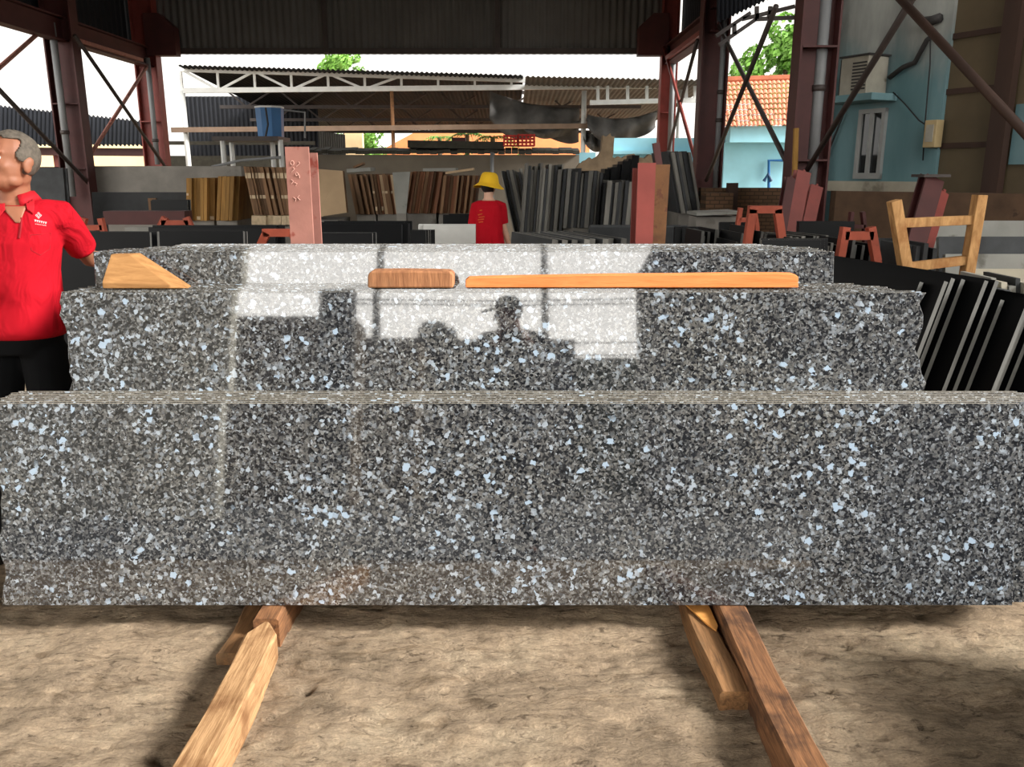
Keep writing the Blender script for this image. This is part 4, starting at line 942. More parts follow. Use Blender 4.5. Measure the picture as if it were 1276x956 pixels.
# tarps
def tarp(pa, pb, sag, drop, Y, label, k0=0):
    a, b = P(*pa, Y), P(*pb, Y)
    def fn(u, v):
        p = a.lerp(b, u); s = 4 * u * (1 - u) * sag
        return p + Vector((0, .35 * sin(v * 5 + u * 4) * .4 + .12 * sin(u * 19), -s * (.35 + .65 * v) - drop * v * (1 + .2 * sin(u * 8))))
    mb = MB(); mb.grid(fn, 26, 10); o = mb.build('tarpaulin', TARP, smooth=True, solid=.01); tag(o, label, 'tarpaulin', 'tarpaulins hanging in the far shed')
tarp((610, 113), (722, 135), .35, .75, YF + .6, 'dark grey tarpaulin hanging under the white truss')
tarp((648, 152), (724, 150), .35, .12, YF + .3, 'narrow dark tarpaulin sagging below the crossbeam')
tarp((732, 142), (818, 138), .45, .35, YF - .3, 'brownish grey tarpaulin sagging left of the far red column')
tarp((727, 160), (768, 175), .2, .3, YF - .04, 'small crumpled tarpaulin left of the broken wall')
# blue tank and its stand
YT = 16.6
q = P(338, 171, YT); t = empty('water_tank', q, 'blue plastic water tank on the white stand', 'water tank')
R_ = 16.5 / FPX * YT; H_ = P(338, 135, YT).z - q.z; mb = MB(); mb.rings([[(q.x + R_ * (.92 + .08 * v) * cos(2 * pi * j / 8 + .39), YT + R_ * (.92 + .08 * v) * sin(2 * pi * j / 8 + .39), q.z + H_ * v) for j in range(8)] for v in (0, .05, 1)]); mb.build('tank_body', TANKB, t)
mb = MB(); mb.rings([[(q.x + R_ * 1.04 * cos(2 * pi * j / 8 + .39), YT + R_ * 1.04 * sin(2 * pi * j / 8 + .39), q.z + H_ * v) for j in range(8)] for v in (1, 1.06)]); mb.build('tank_rim', WHITEP, t)
mb = MB(); mb.tube([P(354, 137, YT - .1), P(380, 140, YT - .1), P(380, 172, YT - .1)], .018, 8); mb.build('outlet_pipe', PVC, t)
mb = MB(); mb.tube([P(331, 134, YT - .45), P(334, 155, YT - .42), P(331, 170, YT - .4)], .02, 6); mb.build('strap', CABLE, t)
t = empty('tank_stand', (q.x, YT, 0), 'steel stand with white legs carrying the blue water tank', 'stand')
pl0 = P(274, 173, YT); pl1 = P(354, 171, YT); zp = pl0.z
mb = MB(); mb.box(((pl0.x + pl1.x) / 2, YT, q.z - .04), (pl1.x - pl0.x, .9, .08)); mb.build('platform', STEELDK, t)
for px, yy in ((278, -.35), (289, .35), (350, -.35), (340, .35)):
    x = P(px, 185, YT + yy).x; mb = MB(); mb.tube([(x, YT + yy, 0), (x, YT + yy, q.z - .06)], .05, 8); mb.build('leg', WHITEP, t)
mb = MB(); mb.tube([P(264, 208, YT - .5), P(300, 200, YT - .5), P(350, 196, YT - .5)], .025, 8); mb.build('slanting_pipe', PVC, t)
# neighbouring low shed at left
mb = corrugated(P(-120, 118, 22), P(195, 152, 22), P(195, 180, 20.5), P(-120, 180, 20.5), 60, .05); o = mb.build('roof_sheet', CLADDK, solid=.004); tag(o, 'dark blue corrugated roof of the low shed at far left', 'roof sheet')
mb = MB(); mb.bar(P(-60, 188, 21), P(200, 190, 21), .2, .18); o = mb.build('shed_beam', REDDK); tag(o, 'dark beam under the roof of the low left shed', 'beam')
for px, lab in ((70, 'left'), (185, 'right')):
    a = P(px, 180, 21.3); mb = MB(); mb.bar((a.x, 21.3, 0), a, .16, .12); o = mb.build('shed_post', REDST); tag(o, 'red post under the low left shed roof, %s one' % lab, 'post', 'red posts of the low left shed')
mb = MB(); a = P(-200, 170, 32); b = P(197, 170, 32); mb.box(((a.x + b.x) / 2, 32, a.z / 2), (b.x - a.x, .2, a.z)); o = mb.build('cream_wall', CREAM); tag(o, 'bright cream wall seen under the low left shed roof', 'wall')
mb = MB(); a = P(205, 176, 25); b = P(392, 176, 25); mb.box(((a.x + b.x) / 2, 25, a.z - .05), (b.x - a.x, .1, .1)); mb.box(((a.x + b.x) / 2, 25.1, a.z / 2 - .2), (b.x - a.x, .1, a.z - .4)); o = mb.build('dark_fence', DKPILE); tag(o, 'dark fence low behind the tank stand', 'fence')

# orange and cream houses behind
a = P(430, 163, 37); b = P(452, 163, 37); mb = MB(); mb.box(((a.x + b.x) / 2, 37, a.z / 2), (b.x - a.x, .4, a.z)); o = mb.build('cream_pillar', CREAM); tag(o, 'bright cream wall end left of the palms', 'wall')
mb = MB(); pts = [(470, 198), (470, 190), (520, 163), (735, 163), (735, 198)]; W3 = [P(x, y, 40) for x, y in pts]; W3[0].z = W3[-1].z = 0; mb.prism(W3, (0, .3, 0)); o = mb.build('orange_wall', ORANGEW); tag(o, 'bright orange house wall behind the far shed', 'wall')

def tree(x, y, zc, rx, rz, n, leaf, mat, label, trunk_r=.15, seed=1, name='tree'):
    t = empty(name, (x, y, 0), label, 'tree'); r = random.Random(seed)
    mb = MB(); mb.tube([(x, y, 0), (x + .2, y, zc * .5), (x, y, zc)], [trunk_r, trunk_r * .8, trunk_r * .4], 8); mb.build('trunk', BARK, t)
    mb = MB(); cl = []
    for k in range(22):
        v = Vector((r.gauss(0, .5), r.gauss(0, .5), r.gauss(0, .5))); cl.append(Vector((x + v.x * rx, y + v.y * rx, zc + v.z * rz)))
    for k in range(n):
        c = r.choice(cl); d = Vector((r.gauss(0, 1), r.gauss(0, 1), r.gauss(0, 1))).normalized(); p = c + Vector((d.x * rx * .33, d.y * rx * .33, d.z * rz * .3))
        nn = (d + Vector((r.uniform(-1, 1), r.uniform(-1, 1), r.uniform(-.3, 1)))).normalized(); u = nn.orthogonal().normalized() * leaf; w_ = nn.cross(u).normalized() * leaf * .5
        mb.add([p - u, p + w_, p + u, p - w_], [(0, 1, 2, 3)])
    mb.build('crown', mat, t, free_normals=True)
q = P(955, 72, 28); tree(q.x + .6, 28, q.z - .3, 1.5, 1.35, 5200, .11, LEAFG, 'leafy green tree rising behind the orange tiled roof', seed=3)
q = P(1032, 45, 30); tree(q.x + .9, 30.0, q.z, .9, 1.4, 1600, .11, LEAFG, 'green tree seen between the downpipe and the blue building', seed=5)
q = P(422, 77, 45); tree(q.x, 45, q.z - .6, 1.2, .9, 1500, .14, LEAFG, 'pale green treetop above the far shed roof', seed=6)
q = P(455, 178, 42); tree(q.x + .3, 38.5, q.z - .2, .9, .8, 1500, .1, LEAFG, 'green shrub between the cream wall end and the palms', seed=8)
def palm(px, py, Y, seed, label):
    q = P(px, py, Y); r = random.Random(seed); t = empty('palm', (q.x, Y, 0), label, 'palm', 'palms behind the far shed')
    mb = MB(); mb.tube([(q.x, Y, 0), (q.x, Y, q.z)], [.14, .09], 8); mb.build('trunk', BARK, t)
    for k in range(9):
        an = 2 * pi * k / 9 + r.uniform(-.2, .2); L_ = r.uniform(1.0, 1.4); mb = MB(); prev = None; d = Vector((cos(an), sin(an), 0)); s = Vector((-d.y, d.x, 0))
        pts = [q + d * L_ * u + Vector((0, 0, .55 * u - 1.15 * u * u)) for u in [i / 10 for i in range(11)]]
        mb.tube(pts, [.02 - .0015 * i for i in range(11)], 5)
        for i in range(1, 11):
            for sg in (-1, 1):
                p = pts[i]; e = p + s * sg * .34 * (1 - .5 * i / 10) + d * .12 + Vector((0, 0, -.12)); wv = d * .03
                mb.add([p - wv, p + wv, e], [(0, 1, 2)])
        mb.build('frond', LEAFD, t, free_normals=True)
palm(548, 172, 38.4, 1, 'palm left of the others behind the far shed')
palm(582, 168, 36.2, 2, 'palm in the middle behind the far shed')
palm(614, 172, 34.6, 3, 'palm behind the crates and the far shed')

# ------------------------------------------------------------------ behind the photographer (mirrored by the polished slabs)
def rbox(px0, px1, pyt, D, dep, mat, name, label, cat='building', zmin=0):
    a, b = RP(px0, pyt, D), RP(px1, pyt, D); z = (a.z + b.z) / 2; mb = MB(); mb.box(((a.x + b.x) / 2, -D - dep / 2, z / 2), (abs(b.x - a.x), dep, z)); o = mb.build(name, mat); return tag(o, label, cat)
BLDDK = m_plain('dark_street_building', (70, 66, 62), .9, .2, 1)
BLDTN = m_plain('tan_street_building', (112, 98, 80), .9, .2, 1)
rbox(822, 1400, 300, 9, 3, BLDDK, 'street_building', 'dark flat roofed building mirrored at the right of the middle pack')
rbox(436, 521, 421, 22, 4, BLDTN, 'street_building', 'brown low building mirrored left of the photographer reflection')
rbox(521, 567, 408, 27, 4, BLDDK, 'street_building', 'dark block with a roof tank mirrored left of the photographer reflection')
rbox(567, 716, 423, 25, 4, BLDDK, 'street_building', 'low grey building mirrored behind the photographer reflection')
rbox(716, 830, 446, 30, 4, m_plain('dusty_green_hedge', (92, 96, 72), .9, .4, 3), 'hedge', 'low green hedge mirrored at the foot of the bright sky', 'hedge')
rbox(-300, 292, 300, 7.5, .3, m_plain('brightened_concrete_wall', (226, 222, 206), .9, .08, 2), 'boundary_wall', 'pale concrete wall mirrored at the left of the middle pack', 'wall')  # concrete whitened, the light it lacks put into its colour
rbox(225, 440, 394, 16, 2, BLDTN, 'street_building', 'brown house mirrored at the left of the bright sky patch')
rbox(398, 440, 360, 14, .5, BLDDK, 'gate_pillar', 'dark tall pillar mirrored left of the bright sky patch', 'pillar')
q = RP(538, 397, 27.5); mb = MB(); mb.tube([(q.x, -28.5, RP(536, 409, 27).z), (q.x, -28.5, q.z)], .5, 14); o = mb.build('roof_tank', BLDDK, smooth=True); tag(o, 'round roof tank mirrored left of the photographer reflection', 'tank')
for px, D, lab in ((470, 15, 'left'), (679, 17, 'right')):
    q = RP(px, 350, D); mb = MB(); mb.tube([(q.x, -D, 0), (q.x, -D, q.z + 2)], [.12, .09], 8); o = mb.build('utility_pole', CONC, smooth=True); tag(o, 'utility pole mirrored as a thin dark line, %s one' % lab, 'pole', 'utility poles across the street')
for k, (py0, py1) in enumerate(((373, 371), (378, 377), (424, 426), (437, 442))):
    a, b = RP(420, py0, 18), RP(860, py1, 18); mb = MB(); mb.tube([a, (a + b) / 2 - Vector((0, 0, .08)), b], .025, 6); o = mb.build('overhead_wire', CABLE); tag(o, 'overhead wire mirrored across the middle pack, %s from the top' % ORD[k], 'wire', 'overhead wires across the street')
# unseen slabs added right of the frame to shade the earth
pk = []
for i in range(5):
    mb = MB(); x = 1.86 + i * .05; mb.hexa([(x, .2, 0), (x + .03, .2, 0), (x + .03, 2.3, 0), (x, 2.3, 0)], [(x + .1, .2, .66), (x + .13, .2, .66), (x + .13, 2.3, .66), (x + .1, 2.3, .66)])
    o = mb.build('stone_slab', [BLACK]); tag(o, 'unseen slab added beyond the right border for shade, %s from the yard' % ORD[i], 'stone slab', 'added shade slabs beyond the right border')

# ------------------------------------------------------------------ people
SKIN = m_plain('tanned_skin', (158, 104, 78), .55, .12, 12, bump=.1, bscale=200)
SKINL = m_plain('light_skin', (206, 164, 140), .55, .1, 12, bump=.05)
def m_cloth(name, rgb):
    t = NT(name); v = t.coords((1, 1, .6)); n = t.noise(v, 7, 3, .5, 1.5); n2 = t.noise(v, 3, 3)
    t.bump(n.outputs[0], .55, .05); return t.done(t.ramp(n2.outputs[0], [(.3, dark(lin(rgb), .9)), (.7, dark(lin(rgb), 1.1))]), .85, 0, .15)
REDSH = m_cloth('red_cotton', (178, 15, 32))
BLKTR = m_plain('black_trousers', (15, 16, 18), .85, .2, 8, spec=.1)
HAIRG = m_plain('grey_hair', (98, 90, 80), .8, .45, 60, bump=.6, bscale=120)
HAIRB = m_plain('black_hair', (26, 22, 20), .6, .3, 60, bump=.5, bscale=120)
YELHAT = m_plain('yellow_cotton', (236, 188, 44), .8, .1, 9, spec=.2)
DKJK = m_plain('dark_jacket', (44, 44, 48), .85, .2, 9)
DKCAP = m_plain('dark_cap', (38, 38, 42), .8, .2, 9)
EYEW = NT('eye_white').done(lin((220, 212, 204)), .3)
IRIS = NT('dark_iris').done(lin((30, 20, 16)), .2)
LIPS = m_plain('lips', (156, 92, 78), .5, .1, 20, bump=0)
PRINT = m_plain('faded_orange_print', (206, 92, 40), .8, .3, 30)
WHPRINT = m_plain('white_print', (236, 206, 206), .8, .1, 20)
SHOE = m_plain('dark_shoe', (34, 32, 32), .6, .2, 8)

def frame(yaw, pitch=0., roll=0.):       # yaw 0 looks to -Y (at the photographer); positive turns towards +X
    f = Vector((sin(yaw) * cos(pitch), -cos(yaw) * cos(pitch), sin(pitch))); up = Vector((0, 0, 1)); up = (up - f * up.dot(f)).normalized()
    rt = f.cross(up); M_ = Matrix.Rotation(roll, 3, f); return f, M_ @ rt, M_ @ up
def add_head(mb, c, fr, s=1.0):
    f, r, u = fr
    def L(rr, ff, uu): return c + (r * rr + f * ff + u * uu) * s
    def E(rr, ff, uu, a, b, d): mb.ell(L(rr, ff, uu), r * a * s, f * b * s, u * d * s)
    E(0, -.008, .028, .077, .096, .090); E(0, .022, -.022, .066, .072, .085); E(0, .040, -.070, .050, .052, .046); E(0, .078, -.098, .022, .018, .016)
    for sg in (-1, 1):
        E(sg * .030, .078, .030, .030, .014, .010); E(sg * .040, .058, -.024, .020, .020, .022); E(sg * .042, .02, -.075, .020, .034, .024)
        E(sg * .079, -.012, -.014, .010, .020, .032); E(sg * .082, -.022, .002, .008, .018, .020)
    mb.tube([L(0, .088, .020), L(0, .104, -.012), L(0, .116, -.034)], [.010 * s, .012 * s, .016 * s], 10, round_ends=True)
    for sg in (-1, 1): E(sg * .013, .100, -.038, .010, .012, .008)
    E(0, .090, -.062, .026, .010, .007); E(0, .089, -.075, .023, .011, .008)
def head_parts(root, c, fr, s, lips=True):
    f, r, u = fr
    def L(rr, ff, uu): return c + (r * rr + f * ff + u * uu) * s
    for sg in (-1, 1):
        mb = MB(); mb.ell(L(sg * .031, .0755, .008), r * .0125 * s, f * .0125 * s, u * .0095 * s, 12, 8); e = mb.build('eye', EYEW, root, smooth=True)
        mb = MB(); mb.ell(L(sg * .031, .0855, .008), r * .0055 * s, f * .003 * s, u * .0055 * s, 10, 6); mb.build('iris', IRIS, e, smooth=True)
        mb = MB(); mb.tube([L(sg * .014, .091, .029), L(sg * .032, .089, .036), L(sg * .050, .074, .031)], [.003 * s, .0042 * s, .002 * s], 6); mb.build('eyebrow', HAIRG if s == MS else HAIRB, root, smooth=True)
    mb = MB(); mb.ell(L(0, .096, -.063), r * .024 * s, f * .006 * s, u * .0055 * s, 12, 8); mb.ell(L(0, .0955, -.0745), r * .021 * s, f * .006 * s, u * .006 * s, 12, 8); mb.build('lips', LIPS, root, smooth=True)
def hair_cap(root, c, fr, s, mat, front=.05, low=-.05, k=1.06, name='hair', seed=2):
    f, r, u = fr; mb = MB(); nu, nv = 96, 64; grid = {}; rr = random.Random(seed)
    for i in range(nv + 1):
        th = pi * i / nv
        for j in range(nu):
            a = 2 * pi * j / nu; wv = 1 + .03 * noise.noise(Vector((cos(a) * 3, sin(a) * 3, th * 3)))
            rl = Vector((.077 * sin(th) * cos(a) * k * wv, -.008 + .096 * sin(th) * sin(a) * k * wv, .028 + .090 * cos(th) * k * wv)); grid[i, j] = rl
    def keep(p):
        lim = low if p.y < .0 else low + p.y * 1.15
        if p.y > front: return False
        if p.y > front - .035 + .012 * sin(p.z * 60) and p.z < .086: return False
        if p.y > -.002 and p.z < .0: return False
        return p.z > lim
    for i in range(nv + 1):
        for j in range(nu): mb.v.append(c + (r * grid[i, j].x + f * grid[i, j].y + u * grid[i, j].z) * s)
    for i in range(nv):
        for j in range(nu):
            ks = [(i, j), (i, (j + 1) % nu), (i + 1, (j + 1) % nu), (i + 1, j)]
            if all(keep(grid[q_]) for q_ in ks): mb.f.append([q_[0] * nu + q_[1] for q_ in ks]); mb.m.append(0)
    used = sorted({q_ for f_ in mb.f for q_ in f_}); ren = {q_: n_ for n_, q_ in enumerate(used)}; mb.v = [mb.v[q_] for q_ in used]; mb.f = [[ren[q_] for q_ in f_] for f_ in mb.f]
    o = mb.build(name, mat, root, smooth=True, solid=.009 * s)
    return o
def add_hand(mb, wr, d, nrm, thumb, s=1.0, curl=.5):
    d = d.normalized(); nrm = (nrm - d * nrm.dot(d)).normalized(); th = (thumb - d * thumb.dot(d) - nrm * thumb.dot(nrm)).normalized()
    mb.ell(wr + d * .045 * s, th * .040 * s, nrm * .016 * s, d * .056 * s, 14, 10)
    for k, (off, ln) in enumerate(((.028, .072), (.010, .080), (-.009, .074), (-.027, .058))):
        p = wr + d * .082 * s + th * off * s; pts = [p - d * .02 * s, p]; dd = d.copy()
        for j, q_ in enumerate((.45, .32, .23)):
            dd = (dd * cos(curl * (.6 + .2 * j)) - nrm * -1 * sin(curl * (.6 + .2 * j))).normalized() if False else (dd + nrm * curl * (.6 + .25 * j)).normalized()
            p = p + dd * ln * q_ * s; pts.append(p)
        mb.tube(pts, [.0092 * s, .0092 * s, .0085 * s, .0078 * s, .0068 * s], 8, round_ends=True)
    p = wr + d * .022 * s + th * .026 * s; mb.tube([p, p + (d * .55 + th * .8).normalized() * .034 * s, p + (d * .55 + th * .8).normalized() * .034 * s + (d * .85 + th * .35 + nrm * curl * .6).normalized() * .034 * s], [.0125 * s, .0105 * s, .0085 * s], 8, round_ends=True)
def oring(c, rx, ry, yaw, n=24, sq=2.3):
    f, r, u = frame(yaw); out = []
    for j in range(n):
        a = 2 * pi * j / n; ca, sa = cos(a), sin(a); k = (abs(ca) ** sq + abs(sa) ** sq) ** (-1 / sq); out.append(Vector(c) + r * rx * ca * k + f * ry * sa * k)
    return out
def limb(mb, pts, rad, n=14): 
    path = [Vector(p) for p in pts]; dense = []; rd = []
    for i in range(len(path) - 1):
        for k in range(4): dense.append(path[i].lerp(path[i + 1], k / 4)); rd.append(rad[i] + (rad[i + 1] - rad[i]) * k / 4)
    dense.append(path[-1]); rd.append(rad[-1]); mb.tube(dense, rd, n, round_ends=True)

def person(name, label, torso, yaw, head_c, head_fr, hs, arms, legs, skin, shirt_m, trouser_m, hairf, sleeve, collar=False, voxel=.005, shirt_name='shirt', hem_grow=.012):
    """torso: (x, y, z, rx, ry) rings from pelvis to neck; arms: per side shoulder, elbow, wrist, finger dir, palm dir, thumb dir, curl; legs: per side hip, knee, ankle, toe dir"""
    base = Vector((torso[0][0], torso[0][1], 0)); t = empty(name, base, label, 'person'); S = hs
    mb = MB(); mb.rings([oring((x, y, z), rx - .016, ry - .016, yaw) for x, y, z, rx, ry in torso])
    tx = Vector(torso[-1][:3]); add_head(mb, head_c, head_fr, hs); f, r, u = head_fr
    limb(mb, [tx - Vector((0, 0, .05)), tx.lerp(head_c - f * .012, .5), head_c - u * .04 - f * .015], [.062 * S, .056 * S, .056 * S])
    for sh, el, wr, d, nr, th, curl in arms:
        limb(mb, [sh, sh.lerp(el, .45), el, el.lerp(wr, .35), wr, wr + d.normalized() * .03], [.050 * S, .046 * S, .037 * S, .038 * S, .026 * S, .024 * S]); add_hand(mb, wr, d, nr, th, S, curl)
    for hp, kn, an, toe in legs:
        limb(mb, [hp, hp.lerp(kn, .4), kn, kn.lerp(an, .35), an], [.082 * S, .072 * S, .05 * S, .05 * S, .034 * S]); limb(mb, [an - Vector((0, 0, .02)), an - Vector((0, 0, .04)) + toe * .1], [.034, .03])
    body = mb.build('body', skin, t, remesh=voxel, smooth_it=5)
    mb = MB(); k = 2
    mb.rings([oring((x, y, z), rx + (hem_grow if i == k else .004), ry + (hem_grow if i == k else .004), yaw) for i, (x, y, z, rx, ry) in list(enumerate(torso))[k - 1:-1]])
    for sh, el, wr, *_ in arms:
        e = sh.lerp(el, sleeve) if sleeve <= 1 else el.lerp(wr, sleeve - 1); inn = sh + (Vector(torso[-3][:3]) - sh) * .5
        pts = [inn, sh, sh.lerp(el, .5 if sleeve > .7 else .3)] + ([el] if sleeve > 1 else []) + [e]; rd = [.075 * S, .068 * S, .064 * S] + ([.056 * S] if sleeve > 1 else []) + [.062 * S if sleeve <= 1 else .046 * S]
        dense = []; rr = []
        for i in range(len(pts) - 1):
            for q_ in range(3): dense.append(pts[i].lerp(pts[i + 1], q_ / 3)); rr.append(rd[i] + (rd[i + 1] - rd[i]) * q_ / 3)
        dense.append(pts[-1]); rr.append(rd[-1]); mb.tube(dense, rr, 16)
    shirt = mb.build(shirt_name, shirt_m, t, remesh=.007, smooth_it=5)
    mb = MB(); mb.rings([oring((x, y, z), rx - .004, ry - .004, yaw) for x, y, z, rx, ry in torso[:4]])
    for hp, kn, an, toe in legs: limb(mb, [hp + Vector((0, 0, .02)), hp.lerp(kn, .4), kn, kn.lerp(an, .5), an + Vector((0, 0, .03))], [.095 * S, .09 * S, .076 * S, .072 * S, .068 * S])
    mb.build('trousers', trouser_m, t, remesh=.009, smooth_it=4)
    for hp, kn, an, toe in legs:
        mb = MB(); sd = Vector((-toe.y, toe.x, 0)); c = Vector((an.x, an.y, 0)) + toe * .06; mb.rings([[c + toe * .135 * k_ * cos(a) + sd * .05 * k_ * sin(a) * (1 + .12 * cos(a)) + Vector((0, 0, z)) for a in [2 * pi * j / 18 for j in range(18)]] for z, k_ in ((0, .97), (.015, 1), (.03, .98), (.05, .85), (.065, .6))])
        mb.build('shoe', SHOE, t, smooth=True)
    head_parts(t, head_c, head_fr, hs)
    return t, body, shirt
V = Vector
# --- the man in red
hc = P(15, 202, 3.23); mfr = frame(radians(-28), radians(6)); MS = .93
sx, hipx = -1.885, -1.925
torso = [(hipx, 3.25, .84, .135, .11), (hipx, 3.25, .905, .165, .125), (hipx, 3.25, .93, .172, .13), (hipx + .005, 3.245, 1.04, .168, .128), (hipx + .012, 3.24, 1.16, .168, .122), (sx - .01, 3.24, 1.27, .176, .118), (sx, 3.25, 1.345, .172, .102), (sx, 3.26, 1.405, .125, .078), (sx + .0, 3.262, 1.435, .068, .062)]
lsh = V((sx + .165, 3.26, 1.365)); rsh = V((sx - .165, 3.25, 1.365))
lel = P(112, 322, 3.47); lwr = V((-1.50, 3.64, 1.12)); rel = V((sx - .25, 3.16, 1.09)); rwr = P(-62, 368, 2.99)
arms = [(lsh, lel, lwr, V((.8, .3, .15)), V((.1, -1, -.2)), V((0, 0, 1)), .55), (rsh, rel, rwr, V((.95, -.2, .05)), V((0, 1, -.2)), V((0, -.2, 1)), .6)]
legs = [(V((hipx + .085, 3.25, .83)), V((hipx + .10, 3.23, .46)), V((hipx + .11, 3.27, .09)), V((.15, -1, 0)).normalized()), (V((hipx - .085, 3.25, .83)), V((hipx - .12, 3.2, .46)), V((hipx - .13, 3.22, .09)), V((-.3, -1, 0)).normalized())]
man, mbody, mshirt = person('person', 'person in red polo shirt and black trousers standing left of the granite packs', torso, radians(-8), hc, mfr, MS, arms, legs, SKIN, REDSH, BLKTR, None, .74)
hair_cap(man, hc, mfr, MS, HAIRG, .055, -.045, 1.03)
# collar, placket, emblem, pocket
mb = MB(); n = 20; f0, r0_, u0 = frame(radians(-8))
cc = V((sx + .0, 3.262, 1.42))
rs = []
for j in range(n + 1):
    a = (2 * pi - 1.7) * j / n + .85 + pi / 2; dv = r0_ * cos(a) + f0 * sin(a)
    rs.append([cc + dv * .066 + V((0, 0, .030 - .02 * max(0, sin(a)))), cc + dv * .098 + V((0, 0, -.004 - .03 * max(0, sin(a)))), cc + dv * .102 + V((0, 0, -.006 - .03 * max(0, sin(a)))), cc + dv * .072 + V((0, 0, .036 - .02 * max(0, sin(a))))])
mb.rings(rs); mb.build('collar', m_plain('red_collar', (190, 16, 32), .8, .1, 9), man, smooth=True)
def project(o, px, py, off=.003):
    me = o.data; mw = Matrix.Translation(sum((q_.location for q_ in [o.parent] if q_), V((0, 0, 0))))
    bv = BVHTree.FromPolygons([mw @ v.co for v in me.vertices], [p.vertices[:] for p in me.polygons]); d = ray(px, py).normalized(); h = bv.ray_cast(EYE, d)
    return (h[0] + h[1] * off if h[1].dot(d) < 0 else h[0] - h[1] * off) if h[0] is not None else None
def decal(root, shirt, strokes, r, mat, name):
    mb = MB(); ok = False
    for st in strokes:
        pts = [project(shirt, x, y, r * .6) for x, y in st]
        if all(p is not None for p in pts) and len(pts) > 1: mb.tube(pts, r, 5); ok = True
    if ok: mb.build(name, mat, root)
def patch(root, shirt, poly, mat, name, off, n=8):            # a small cloth or skin panel that follows the shirt
    mb = MB(); a, b, c, d = poly
    pts = {}
    for j in range(n + 1):
        for i in range(n + 1):
            u, v = i / n, j / n; x = (a[0] * (1 - u) + b[0] * u) * (1 - v) + (d[0] * (1 - u) + c[0] * u) * v; y = (a[1] * (1 - u) + b[1] * u) * (1 - v) + (d[1] * (1 - u) + c[1] * u) * v
            p = project(shirt, x, y, off); pts[i, j] = p
    ids = {}
    for k_, p in pts.items():
        if p is not None: ids[k_] = len(mb.v); mb.v.append(p)
    for j in range(n):
        for i in range(n):
            q4 = [(i, j), (i + 1, j), (i + 1, j + 1), (i, j + 1)]
            if all(q_ in ids for q_ in q4): mb.f.append([ids[q_] for q_ in q4]); mb.m.append(0)
    if mb.f: mb.build(name, mat, root, smooth=True, solid=.003)
RCOL = m_plain('red_collar_flap', (186, 16, 32), .8, .1, 9)
patch(man, mshirt, [(-4, 251), (36, 251), (25, 278), (20, 278)], SKIN, 'open_neckline', .0025)
patch(man, mshirt, [(31, 247), (44, 249), (42, 268), (34, 262)], RCOL, 'collar_flap', .007)
patch(man, mshirt, [(-6, 252), (6, 252), (8, 262), (0, 272)], RCOL, 'collar_flap', .007)
em = []
for cx, cy in ((48, 266.2), (48, 271), (45.6, 268.6), (50.4, 268.6)): em.append([(cx - 1.2, cy), (cx, cy - 1.5), (cx + 1.2, cy), (cx, cy + 1.5), (cx - 1.2, cy)])
for k in range(6): em.append([(43 + k * 2.6, 274 + k * .55), (44.4 + k * 2.6, 275.5 + k * .55)]); em.append([(44.6 + k * 2.6, 274 + k * .55), (43.6 + k * 2.6, 276.4 + k * .55)])
for k in range(7): em.append([(44 + k * 2, 279.2 + k * .3), (45.2 + k * 2, 279.4 + k * .3)])
decal(man, mshirt, em, .0014, WHPRINT, 'shirt_emblem')
decal(man, mshirt, [[(27, 272), (26, 285), (24, 297)]], .004, m_plain('dark_red_seam', (140, 10, 24), .8, .1, 9), 'placket')
decal(man, mshirt, [[(38, 293), (39, 312), (50, 318), (62, 310), (63, 290), (50, 292), (38, 293)]], .0014, m_plain('pocket_seam', (150, 10, 26), .8, .1, 9), 'pocket')

# --- the person in the yellow hat
k = .92; wx = P(609, 260, 9.5).x; WY = 9.5
def wz(py): return P(609, py, WY).z
wyaw = radians(172); f_, r_2, u_ = frame(wyaw)
zz = wz(250)
torso = [(wx, WY, .66, .14, .11), (wx, WY, .72, .165, .125), (wx, WY, .74, .17, .13), (wx, WY, .86, .155, .115), (wx, WY, .98, .15, .11), (wx, WY, 1.09, .16, .11), (wx, WY - .01, zz - .055, .150, .092), (wx, WY - .0, zz + .0, .095, .068), (wx, WY + .01, zz + .04, .056, .053)]
hc2 = V((wx + .0, WY + .03, wz(234))); hfr = frame(radians(160), radians(-6))
rsh2 = V((wx + .140, WY, zz - .065)); lsh2 = V((wx - .140, WY, zz - .065))
arms = [(rsh2, P(628, 283, WY + .02), P(636, 312, WY + .06), V((.1, .2, -1)), V((-1, .2, 0)), V((0, 1, 0)), .3), (lsh2, P(588, 285, WY + .03), P(592, 303, WY + .22), V((.3, .9, -.2)), V((.5, .2, -.5)), V((.4, .5, .5)), .5)]
legs = [(V((wx + .08, WY, .67)), V((wx + .09, WY + .04, .36)), V((wx + .09, WY, .08)), V((.1, 1, 0)).normalized()), (V((wx - .08, WY, .67)), V((wx - .09, WY + .05, .36)), V((wx - .09, WY + .02, .08)), V((-.1, 1, 0)).normalized())]
wom, wbody, wshirt = person('person', 'person in red shirt and yellow bucket hat seen from behind among the stone bundles', torso, wyaw, hc2, hfr, .9, arms, legs, SKINL, REDSH, BLKTR, None, .82, voxel=.007)
hair_cap(wom, hc2, hfr, .93, HAIRB, .05, -.10, 1.08)
mb = MB(); hf, hr, hu = frame(radians(150), radians(-4), radians(3)); n = 36; rs = []
top = hc2 + hu * .05 * .9
for (rad, zo) in ((.02, .122), (.05, .120), (.075, .110), (.090, .088), (.100, .05), (.108, .012), (.116, .0), (.142, -.022), (.165, -.038), (.165, -.043), (.14, -.029), (.112, -.008), (.104, -.006)):
    rs.append([top + hr * rad * cos(2 * pi * j / n) + hf * rad * 1.08 * sin(2 * pi * j / n) + hu * (zo - .012 * (rad > .12) * cos(4 * pi * j / n)) for j in range(n)])
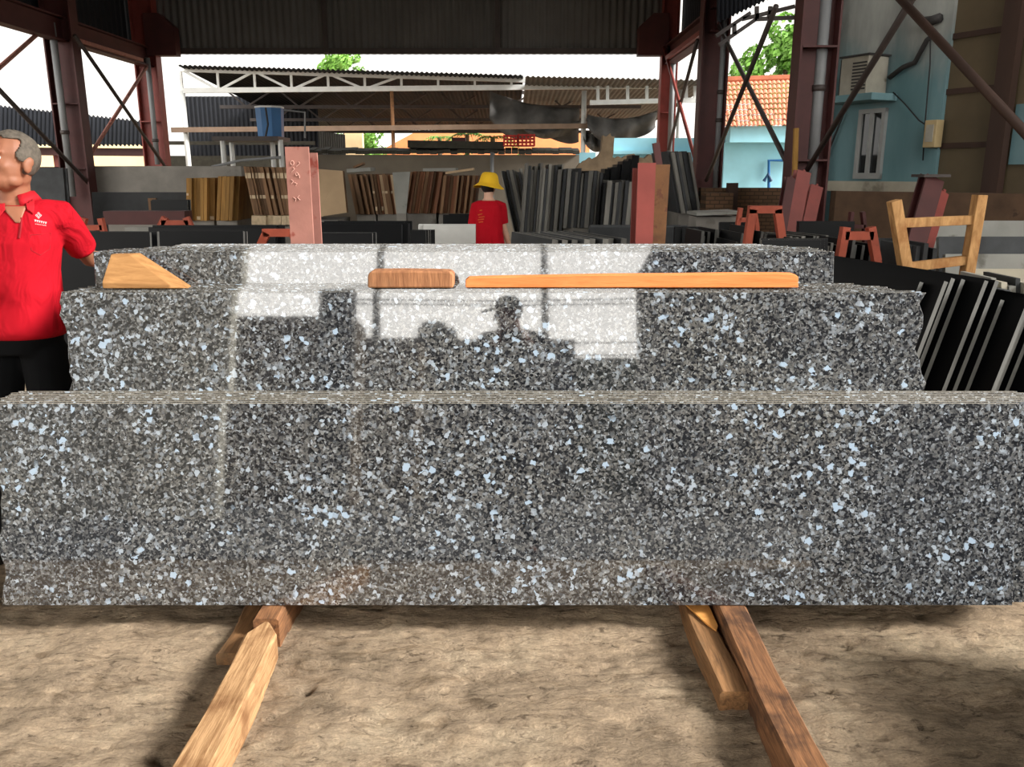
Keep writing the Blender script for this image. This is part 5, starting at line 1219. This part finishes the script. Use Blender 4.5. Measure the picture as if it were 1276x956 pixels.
mb.rings(rs, caps=True); mb.build('bucket_hat', YELHAT, wom, smooth=True)
decal(wom, wshirt, [[(596, 268), (601, 266.5)], [(597, 271), (604, 270)], [(596, 274), (603, 273)], [(597, 277), (602, 276.4)], [(598, 262.5), (601, 262)]], .006, PRINT, 'back_print')

# --- the photographer, seen only as a reflection
py_ = -.36; ph = RP(634, 391, .36)
torso = [(0.01, py_, .86, .14, .12), (0.01, py_, .95, .17, .13), (0.01, py_, .98, .175, .135), (0.01, py_, 1.1, .165, .125), (0.01, py_, 1.2, .175, .125), (0.01, py_, ph.z - .31, .225, .14), (0.01, py_, ph.z - .195, .235, .125), (0.01, py_, ph.z - .15, .15, .10), (0.01, py_, ph.z - .12, .08, .07)]
pc = V((ph.x, py_ + .02, ph.z)); pfr = frame(radians(180 + 35), radians(-10)); 
pfr = frame(radians(180 + 76), radians(-8))
arms = [(V((.215, py_, ph.z - .205)), V((.36, py_ + .06, CAMH - .27)), V((.115, -.095, CAMH - .05)), V((-.5, .55, .5)), V((-.6, -.5, 0)), V((0, .3, 1)), .5), (V((-.195, py_, ph.z - .205)), V((-.34, py_ + .06, CAMH - .27)), V((-.115, -.095, CAMH - .05)), V((.5, .55, .5)), V((.6, -.5, 0)), V((0, .3, 1)), .5)]
legs = [(V((.1, py_, .86)), V((.12, py_ + .02, .47)), V((.13, py_, .09)), V((.2, 1, 0)).normalized()), (V((-.08, py_, .86)), V((-.1, py_ + .02, .47)), V((-.11, py_, .09)), V((-.2, 1, 0)).normalized())]
pho, pb_, ps_ = person('person', 'photographer in dark jacket and cap, mirrored in the middle of the middle pack', torso, radians(180), pc, pfr, 1.0, arms, legs, SKIN, DKJK, BLKTR, None, 1.9, voxel=.006, shirt_name='jacket')
hair_cap(pho, pc, pfr, 1.0, HAIRB, .05, -.07, 1.06)
mb = MB(); f, r, u = pfr
rs = []
for (rad, zo) in ((.02, .132), (.06, .124), (.086, .095), (.098, .055), (.102, .04), (.098, .038)):
    rs.append([pc + r * rad * .88 * cos(2 * pi * j / 28) + f * (rad * 1.05 * sin(2 * pi * j / 28) - .005) + u * zo for j in range(28)])
mb.rings(rs)
bp = [pc + r * .075 * cos(a) + f * (.075 + .14 * sin(a)) + u * (.045 - .02 * sin(a)) for a in [pi * j / 14 for j in range(15)]]
mb.prism(bp, u * .006); mb.build('peaked_cap', DKCAP, pho)
t = empty('phone', (0, -.012, CAMH - .04), 'phone held up by the mirrored photographer', 'phone')
mb = MB(); mb.box((0, -.0145, CAMH - .03), (.15, .008, .075)); mb.build('phone_body', BLACK, t, bevel=.003)
mb = MB(); mb.box((0, -.019, CAMH - .03), (.14, .001, .068)); mb.build('screen', GLASS, t)
